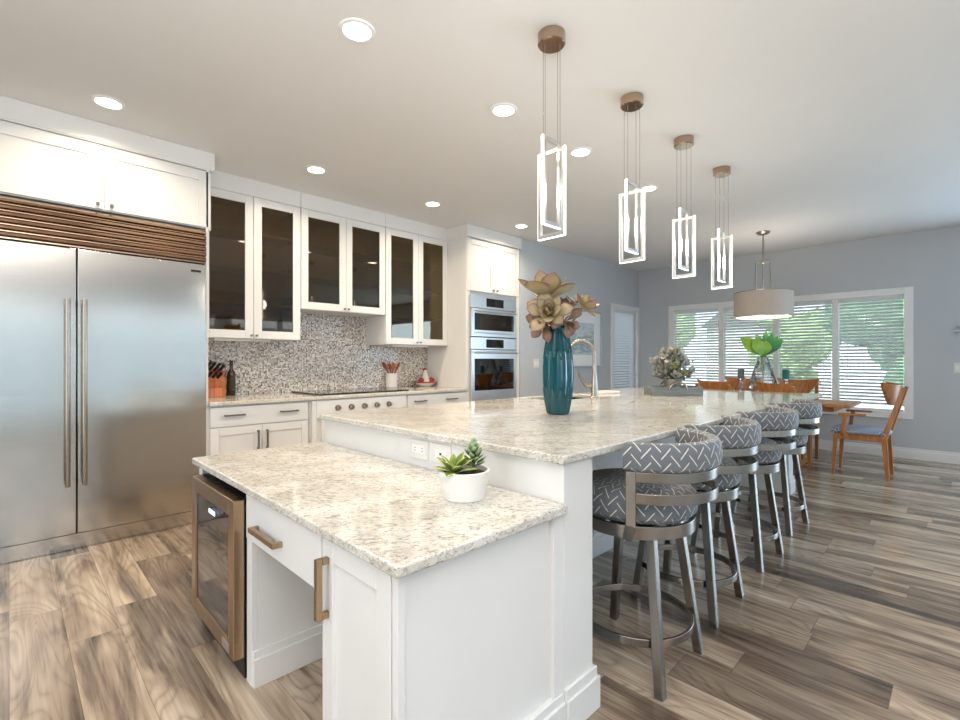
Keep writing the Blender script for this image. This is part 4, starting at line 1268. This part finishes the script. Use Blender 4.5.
def chair(name, arms):
    t = thing(name, '', 'chair', (0, 0, 0), 0)
    W = 0.225
    pr = [(0.0001, 0.445), (0.19, 0.445), (0.245, 0.452), (0.252, 0.468), (0.235, 0.488), (0.15, 0.503), (0.0001, 0.506)]
    sq = lambda r, z, a: r * min(1 / max(abs(math.cos(a)), 1e-3), 1 / max(abs(math.sin(a)), 1e-3)) ** 0.75
    MB().lathe(pr, (0, 0.01, 0), 40, rad=sq).build('seat_cushion', M['chairfab'], t)
    mb = MB()
    mb.box(-W, W, 0.19, 0.215, 0.385, 0.447); mb.box(-W, -W + 0.025, -0.20, 0.19, 0.385, 0.447); mb.box(W - 0.025, W, -0.20, 0.19, 0.385, 0.447); mb.box(-W + 0.025, W - 0.025, -0.20, -0.175, 0.385, 0.447)
    mb.build('seat_frame', M['orange'], t, bevel=0.004)
    for s in (-1, 1):
        MB().bar((s * (W - 0.018), 0.20, 0.43), (s * (W - 0.012), 0.222, 0.0), 0.042, 0.042, (1, 0, 0), 0.026, 0.026).build('leg', M['orange'], t, bevel=0.004)
        mb = MB()
        mb.bar((s * (W - 0.02), -0.195, 0.45), (s * (W - 0.03), -0.225, 0.0), 0.046, 0.046, (1, 0, 0), 0.032, 0.032)
        mb.bar((s * (W - 0.02), -0.195, 0.42), (s * (W - 0.05), -0.345, 0.945), 0.046, 0.050, (1, 0, 0), 0.032, 0.034)
        mb.build('leg', M['orange'], t, bevel=0.004)
        if arms:
            mb = MB()
            mb.bar((s * (W + 0.012), 0.10, 0.40), (s * (W + 0.022), 0.135, 0.50), 0.036, 0.055, (1, 0, 0))
            mb.bar((s * (W + 0.022), 0.132, 0.49), (s * (W + 0.03), 0.11, 0.645), 0.036, 0.045, (1, 0, 0))
            mb.bar((s * (W + 0.03), 0.17, 0.65), (s * (W + 0.012), -0.06, 0.655), 0.06, 0.024, (0, 0, 1), 0.045, 0.02)
            mb.build('armrest', M['orange'], t, bevel=0.006)
    # curved back panel, wide at the top, narrowing downwards
    mb = MB(); N = 14; rows = 5
    grid = []
    for side in (0, 1):
        g = []
        for j in range(rows + 1):
            f = j / rows
            z = 0.76 + 0.205 * f
            hw = 0.06 + 0.175 * f ** 0.7
            row = []
            for i in range(N + 1):
                u = -1 + 2 * i / N
                y = -0.272 - 0.05 * f + 0.13 * u * u * (0.3 + 0.7 * f) + (0.022 if side == 0 else 0.0)
                zz = z + (0.022 * u * u if f > 0.9 else 0)
                row.append(mb.bm.verts.new((u * hw, y, zz)))
            g.append(row)
        grid.append(g)
    for s in (0, 1):
        for j in range(rows):
            for i in range(N): mb.face([grid[s][j][i], grid[s][j][i + 1], grid[s][j + 1][i + 1], grid[s][j + 1][i]])
    for j in range(rows):
        for i in (0, N): mb.face([grid[0][j][i], grid[1][j][i], grid[1][j + 1][i], grid[0][j + 1][i]])
    for i in range(N):
        for j in (0, rows): mb.face([grid[0][j][i], grid[0][j][i + 1], grid[1][j][i + 1], grid[1][j][i]])
    mb.build('back_panel', M['orange'], t)
    return t
dcg = 'armless chairs along the dining table'
ch = chair('dining_chair', False)
cs = [(6.16, 2.05, -PI / 2, 'armless dining chair on the island side of the table, behind the flower tray'),
      (6.16, 1.43, -PI / 2, 'armless dining chair on the island side of the table, in front of the glass vase'),
      (7.02, 2.14, PI / 2, 'armless dining chair on the window side behind the grey candle'),
      (7.02, 1.50, PI / 2, 'armless dining chair on the window side behind the teal candle')]
for i, (x, y, r, l) in enumerate(cs):
    if i == 0:
        ch.location = (x, y, 0); ch.rotation_euler = (0, 0, r); ch['label'] = l; ch['group'] = dcg
    else: dup(ch, (x, y, 0), r, l, dcg)
ac = chair('dining_armchair', True)
ac.location = (6.50, 0.765, 0)
ac['label'] = 'orange wooden armchair with blue seat at the right end of the dining table'

tz = 0.7505
gv = thing('glass_vase', 'clear faceted glass vase on the dining table', 'vase', (6.5, 1.71, tz))
mb = MB()
rings = []
for j, (r, z) in enumerate(((0.10, 0.0), (0.155, 0.12), (0.145, 0.22), (0.105, 0.34), (0.07, 0.44), (0.055, 0.50))):
    rings.append([mb.bm.verts.new((r * math.cos(2 * PI * (k + 0.5 * (j % 2)) / 8), r * math.sin(2 * PI * (k + 0.5 * (j % 2)) / 8), z)) for k in range(8)])
for j in range(5):
    for k in range(8):
        A, B = rings[j], rings[j + 1]
        if j % 2 == 0:
            mb.face([A[k], A[(k + 1) % 8], B[k]]); mb.face([B[k], A[(k + 1) % 8], B[(k + 1) % 8]])
        else:
            mb.face([A[k], B[(k + 1) % 8], B[k]]); mb.face([A[k], A[(k + 1) % 8], B[(k + 1) % 8]])
mb.face(rings[0][::-1])
mb.build('body', M['glass'], gv, smooth=False)
lv = thing('leaf_bouquet', 'bunch of broad green leaves standing in the clear glass vase', 'leaves', (6.5, 1.71, tz + 0.10))
mb, mc = MB(), MB(); rnd = random.Random(3)
for k, (r, u, z, L, W, which) in enumerate(((-0.30, -0.05, 0.36, 0.30, 0.17, 0), (-0.16, -0.08, 0.36, 0.22, 0.16, 0), (0.06, -0.06, 0.36, 0.17, 0.14, 0), (0.10, 0.05, 0.38, 0.34, 0.10, 1), (0.34, 0.0, 0.36, 0.32, 0.10, 1), (0.22, -0.04, 0.36, 0.28, 0.11, 1), (0.0, 0.08, 0.36, 0.30, 0.10, 1), (0.18, 0.05, 0.34, 0.36, 0.08, 1))):
    d = RV * r + FV * u + Vector((0, 0, 0.30))
    b = Vector((0, 0, 0.40)) + d * 0.12
    m_ = (mb, mc)[which]
    m_.leaf(b, d, -FV + Vector((0, 0, 0.2)), L, W, 0.06, -0.25, 0.75, 8, 8)
    mc.tube([Vector((0, 0, 0.0)), Vector((0, 0, 0.25)), b], 0.006, 6)
mb.build('broad_leaf', M['green'], lv); mc.build('narrow_leaf', M['green2'], lv)
def candle(label, y, cm):
    t = thing('candle_holder', label, 'candle holder', (6.5, y, tz), 0, 'candle holders on the dining table')
    MB().lathe([(0.0001, 0.0), (0.05, 0.0), (0.05, 0.012), (0.022, 0.03), (0.028, 0.06), (0.018, 0.085), (0.028, 0.12), (0.018, 0.15), (0.028, 0.185), (0.02, 0.215), (0.05, 0.238), (0.05, 0.246), (0.0001, 0.246)], n=20).build('glass_stem', M['glass'], t)
    return t, cm
for y, m_, l in ((1.955, 'greycandle', 'grey'), (1.47, 'tealcandle', 'teal')):
    candle('clear turned glass holder under the %s candle on the dining table' % l, y, None)
    c = thing('candle', 'short %s pillar candle on a glass holder on the dining table' % l, 'candle', (6.5, y, tz + 0.2465), 0, 'candles on the dining table')
    MB().lathe([(0.0001, 0.0), (0.037, 0.0), (0.037, 0.108), (0.03, 0.112), (0.0001, 0.110)], n=24).build('wax', M[m_], c)
    MB().cyl((0, 0, 0.108), (0, 0.001, 0.122), 0.0015, 6).build('wick', M['black'], c)

dl = thing('drum_pendant', 'drum-shaded pendant lamp hanging over the dining table', 'pendant light', (6.58, 1.73, CEIL))
MB().lathe([(0.0001, -0.03), (0.055, -0.03), (0.075, -0.012), (0.077, 0.0)], n=32).build('canopy', M['nickel'], dl)
mb = MB(); mb.tube([(0, 0, -0.03), (0, 0, -0.36)], 0.010, 12); mb.sphere((0, 0, -0.37), 0.022, 1, 14, 10)
mb.build('rod', M['nickel'], dl)
mb = MB()
for sgn in (-1, 1):
    q = RV * (0.09 * sgn)
    mb.tube([Vector((0, 0, -0.37)), q + Vector((0, 0, -0.37)), q + Vector((0, 0, -0.80))], 0.008, 10)
mb.tube([(0, 0, -0.37), (0, 0, -0.95)], 0.008, 10)
mb.tube([RV * -0.31 + Vector((0, 0, -0.80)), RV * 0.31 + Vector((0, 0, -0.80))], 0.006, 8)
mb.build('yoke', M['nickel'], dl)
sh = MB().lathe([(0.313, -1.045), (0.317, -1.045), (0.317, -0.745), (0.313, -0.745)], n=56, closed=True).build('shade', M['shade'], dl)
mb = MB()
for z in (-1.047, -0.748): mb.lathe([(0.3115, z), (0.3195, z), (0.3195, z + 0.008), (0.3115, z + 0.008)], n=56, closed=True)
mb.build('shade_trim', M['nickel'], sh)
MB().lathe([(0.0001, -1.052), (0.28, -1.05), (0.305, -1.03), (0.305, -1.025), (0.0001, -1.03)], n=48).build('diffuser', M['diff'], dl)
d = bpy.data.lights.new('drum_glow', 'POINT'); d.energy = 10; d.color = (1, 0.9, 0.76); d.shadow_soft_size = 0.08
lo = bpy.data.objects.new('drum_glow', d); COL.objects.link(lo); lo.parent = dl; lo.location = (0, 0, -0.93)

# blinds
def blind(label, ax, plane, u0, u1, z0, z1, tilt, n_mat='blind'):
    t = thing('window_blind', label, 'blind', (plane, (u0 + u1) / 2, z1) if ax == 'X' else ((u0 + u1) / 2, plane, z1), 0, 'white slatted window blinds')
    o = t.location
    def B(m, a, b, c, d, e, f):      # u, z, d (distance into the room)
        if ax == 'X': m.box(plane - f, plane - e, a, b, c, d)
        else: m.box(a, b, plane - f, plane - e, c, d)
    mb = MB(); B(mb, u0, u1, z1 - 0.06, z1, -0.055, 0.006)
    mb.build('headrail', M['blind'], t, o, bevel=0.002)
    mb = MB(); z = z1 - 0.085; cnt = 0
    while z > z0 + 0.05:
        c, s = 0.024 * math.cos(tilt), 0.024 * math.sin(tilt)
        dd = -0.027
        for half in ((-1, 1),):
            if ax == 'X': a_, b_ = (plane - dd - c, z - s), (plane - dd + c, z + s)
            else: a_, b_ = (plane - dd - c, z - s), (plane - dd + c, z + s)
            pts = [(a_[0], a_[1] - 0.0015), (b_[0], b_[1] - 0.0015), (b_[0], b_[1] + 0.0015), (a_[0], a_[1] + 0.0015)]
            if ax == 'X': mb.prism(pts, u0 + 0.004, u1 - 0.004, Matrix(((1, 0, 0, 0), (0, 0, 1, 0), (0, 1, 0, 0), (0, 0, 0, 1))))
            else: mb.prism(pts, u0 + 0.004, u1 - 0.004, Matrix(((0, 0, 1, 0), (1, 0, 0, 0), (0, 1, 0, 0), (0, 0, 0, 1))))
        z -= 0.043
    mb.build('slats', M['blind'], t, o, smooth=False)
    mb = MB(); B(mb, u0, u1, z0 + 0.004, z0 + 0.026, -0.045, -0.006)
    mb.build('bottom_rail', M['blind'], t, o, bevel=0.002)
    mb = MB()
    for u in (u0 + 0.09, u1 - 0.09):
        B(mb, u - 0.002, u + 0.002, z0 + 0.02, z1 - 0.05, 0.0015, 0.003)
    mb.build('ladder_cord', M['blind'], t, o)
bl = ['white slatted blind in the rightmost pane of the dining window', 'white slatted blind in the dining window just left of the rightmost one',
      'white slatted blind in the dining window behind the drum lamp', 'white slatted blind in the leftmost pane of the dining window']
for (a, b, l) in zip(edges[:-1], edges[1:], bl):
    blind(l, 'X', XE, a + 0.028 + (0.012 if a != WIN[0] else 0), b - 0.028 - (0.012 if b != WIN[1] else 0), WIN[2] + 0.022, WIN[3] - 0.022, math.radians(-33))
blind('white slatted blind on the narrow glazed door beside the picture', 'Y', YD, NAR[0] + 0.01, NAR[1] - 0.01, NAR[2] + 0.02, NAR[3] - 0.002, math.radians(-48))

# picture, plates, vent
pf = thing('framed_picture', 'silver-framed pale blue print on the grey wall behind the faucet', 'picture', (5.93, YD, 1.1)); o = pf.location
frame_mb('Y', YD, 5.22, 6.645, 1.105, 1.97, 0.028, 0.002, 0.03).build('frame', M['frame'], pf, o, bevel=0.003)
MB().box(5.24, 6.625, YD - 0.014, YD - 0.002, 1.125, 1.95).build('mat_board', M['mat'], pf, o)
MB().box(5.42, 6.43, YD - 0.016, YD - 0.0142, 1.30, 1.78).build('print', M['art'], pf, o)
def plate(label, ax, u, z):
    t = thing('light_switch', label, 'light switch', (u, YD, z) if ax == 'Y' else (XE, u, z), 0); o = t.location
    pl_ = YD if ax == 'Y' else XE
    slab(ax, pl_ - 0.0005, u - 0.055, u + 0.055, z - 0.06, z + 0.06, 0.007).build('cover_plate', M['ceramic'], t, o, bevel=0.002)
    for s in (-0.025, 0.025):
        slab(ax, pl_ - 0.0075, u + s - 0.014, u + s + 0.014, z - 0.03, z + 0.03, 0.004).build('rocker', M['trimw'], t, o, bevel=0.001)
plate('white double switch plate on the grey wall left of the teal vase', 'Y', 5.03, 1.175)
plate('white switch plate on the window wall at the right edge of view', 'X', 0.03, 1.13)
ar = MB()
for k in range(7):
    a = 2 * PI * k / 7
    ar.leaf((XE - 0.012, 0.0, 1.56), (0.0, math.cos(a), math.sin(a)), (-1, 0, 0), 0.09, 0.03, 0.2, 0.3)
ar.sphere((XE - 0.014, 0.0, 1.56), 0.016, 1, 12, 8)
single('wall_ornament', ar, M['frame'], 'small silver leaf-shaped ornament on the window wall at the right edge', 'wall ornament', (XE - 0.014, 0, 1.56))
vt = thing('floor_vent', 'metal floor register by the baseboard right of the armchair', 'vent', (7.55, 0.42, 0.0005)); o = vt.location
frame_vent = MB(); frame_vent.box(7.50, 7.61, 0.27, 0.57, 0.0005, 0.004)
fv = frame_vent.build('frame', M['nickel'], vt, o, bevel=0.001)
mb = MB()
for k in range(11): mb.box(7.515, 7.595, 0.285 + k * 0.026, 0.297 + k * 0.026, 0.004, 0.0055)
mb.build('grille_slot', M['black'], fv, o)
